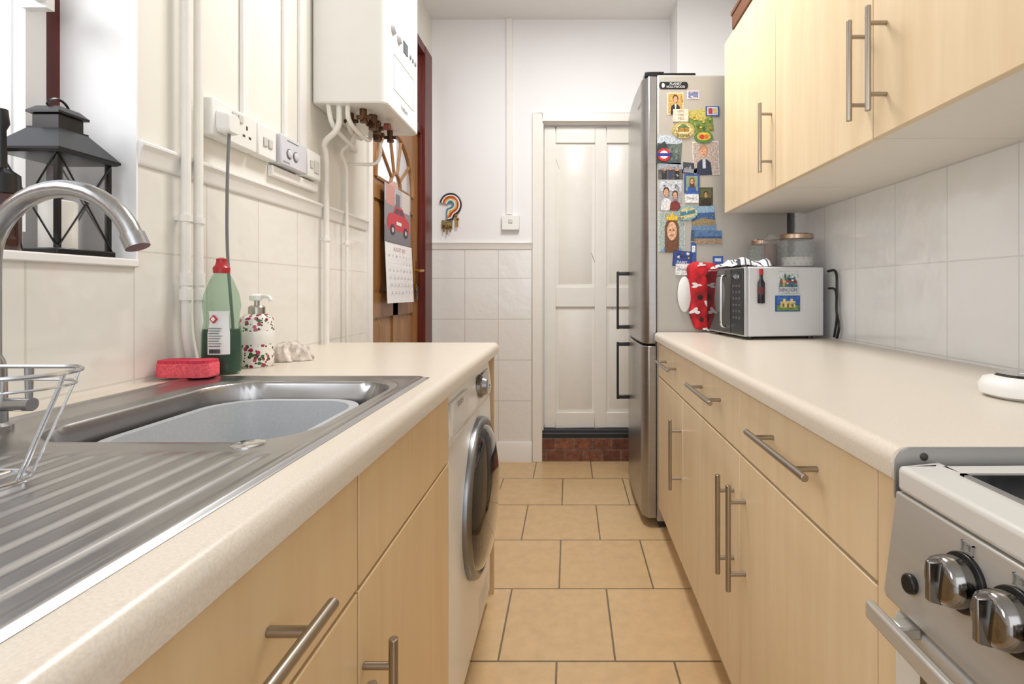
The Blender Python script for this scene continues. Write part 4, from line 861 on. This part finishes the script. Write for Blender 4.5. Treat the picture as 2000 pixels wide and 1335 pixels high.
for cx_ in (.54,.80):
    for cy_ in (.22,.44):
        g=G().lathe((cx_,cy_,.83),[(.042,0),(.042,.008),(.034,.012),(.03,.018),(1e-6,.018)],28); make('burner',g,P('burner_grey','#3b3c3e',.5,.4),e)
        g=G()
        for k in range(4):
            a=k*math.pi/2+math.pi/4; g.tube([V(cx_,cy_,.858),V(cx_+.095*math.cos(a),cy_+.095*math.sin(a),.858),V(cx_+.105*math.cos(a),cy_+.105*math.sin(a),.83)],.0035,6)
        make('pan_support',g,BLACK,e)
g=G().prism([(.385,cy0,.700),(.359,cy0,.704),(.357,cy0,.712),(.371,cy0,.8235),(.385,cy0,.8235)],(0,cy1-cy0,0)); cp=make('control_panel',g,P('cooker_silver','#b9b5ae',.34,.35,var=.03,vscale=5,stretch=(1,1,30)),e,bevel=.002)
kn=V(-.99,0,.13).normalized()
KN=P('knob_steel','#8c8a88',.14,1.0,var=.02)
for yk in (.474,.418,.36,.30):
    c=V(.3665,yk,.780); k=make('knob',G().cyl(c,c+kn*.016,.0225,n=40).tube([c+kn*.016,c+kn*.024,c+kn*.027],[.0225,.0205,.016],40),KN,e,label='polished steel control knob',smooth=50)
    make('knob_collar',G().cyl(c-kn*.001,c+kn*.005,.0265,n=36),BLACK,k,bevel=.001)
    k2=G().loft([[V(c.x-.024,yk+dy,c.z+dz) for dy,dz in ((-.005,-.019),(.005,-.019),(.004,.021),(-.004,.021))],[V(c.x-.036,yk+dy,c.z+dz) for dy,dz in ((-.003,-.016),(.003,-.016),(.0025,.021),(-.0025,.021))]]); make('knob_pointer',k2,KN,k,bevel=.0015)
c=V(.361,.538,.742); make('ignition_button',G().cyl(c,c+kn*.007,.010,n=20),BLACK,e,bevel=.002)
for yk in (.474,.418,.36,.30):
    c=V(.3690,yk,.807); g=G()
    for (y0_,y1_,z0_,z1_) in ((-.007,.007,.0,.001),(-.007,.007,.009,.010),(-.007,-.006,.0,.010),(.006,.007,.0,.010),(-.002,.002,.003,.007)):
        g.box(c.x-.0012,c.x+.004,yk+y0_,yk+y1_,c.z+z0_,c.z+z1_)
    make('panel_mark',g,C('#8a8884'),e)
g=G().box(.366,.385,cy0+.006,cy1-.006,.15,.692,0); od=make('oven_door',g,CW,e,bevel=.003)
g=G().box(.3645,.366,cy0+.07,cy1-.05,.25,.655,0); make('oven_window',g,DARKG,od)
g=G().box(.333,.343,cy0+.02,cy1-.004,.683,.703).box(.343,.367,cy1-.05,cy1-.03,.686,.70).box(.343,.367,cy0+.05,cy0+.07,.686,.70); make('handle',g,P('cooker_silver2','#c2bfb8',.3,.5),od,bevel=.003)
g=G().box(.39,.97,cy0+.01,cy1-.01,0,.02); make('foot',g,BLACK,e)
# ================================================================== LIGHT + CAMERA
w=bpy.data.worlds.new('World'); bpy.context.scene.world=w; w.use_nodes=True
bg=w.node_tree.nodes['Background']; bg.inputs[0].default_value=lin('#eff3fa'); bg.inputs[1].default_value=1.6
def area(name,loc,rot,sx,sy,en,col):
    l=bpy.data.lights.new(name,'AREA'); l.shape='RECTANGLE'; l.size=sx; l.size_y=sy; l.energy=en; l.color=col
    o=bpy.data.objects.new(name,l); o.location=loc; o.rotation_euler=rot; COL.objects.link(o); return o
area('ceiling_fill',(0.05,1.85,ZC-.03),(0,0,0),.35,.7,30,(1,.99,.975))  # added overhead fill for even brightness, not a known light fitting
area('yard_daylight',(-1.75,-.1,2.1),(0,math.radians(-62),math.radians(25)),.9,.9,14,(.96,.98,1))
area('rear_fill',(0.0,-1.3,1.7),(math.radians(80),0,0),1.4,1.3,7,(1,.985,.97))  # added fill light behind the camera, no known window there
cam=bpy.data.cameras.new('Camera'); co=bpy.data.objects.new('Camera',cam); COL.objects.link(co)
co.location=(0,0,H); co.rotation_euler=(math.radians(90),0,0)
cam.sensor_width=36; cam.lens=36*F/2000; cam.shift_x=-(VX-1000)/2000; cam.shift_y=(VY-667.5)/2000
cam.clip_start=.01
bpy.context.scene.camera=co
vs=bpy.context.scene.view_settings
vs.view_transform='Standard'; vs.look='None'; vs.exposure=-0.04
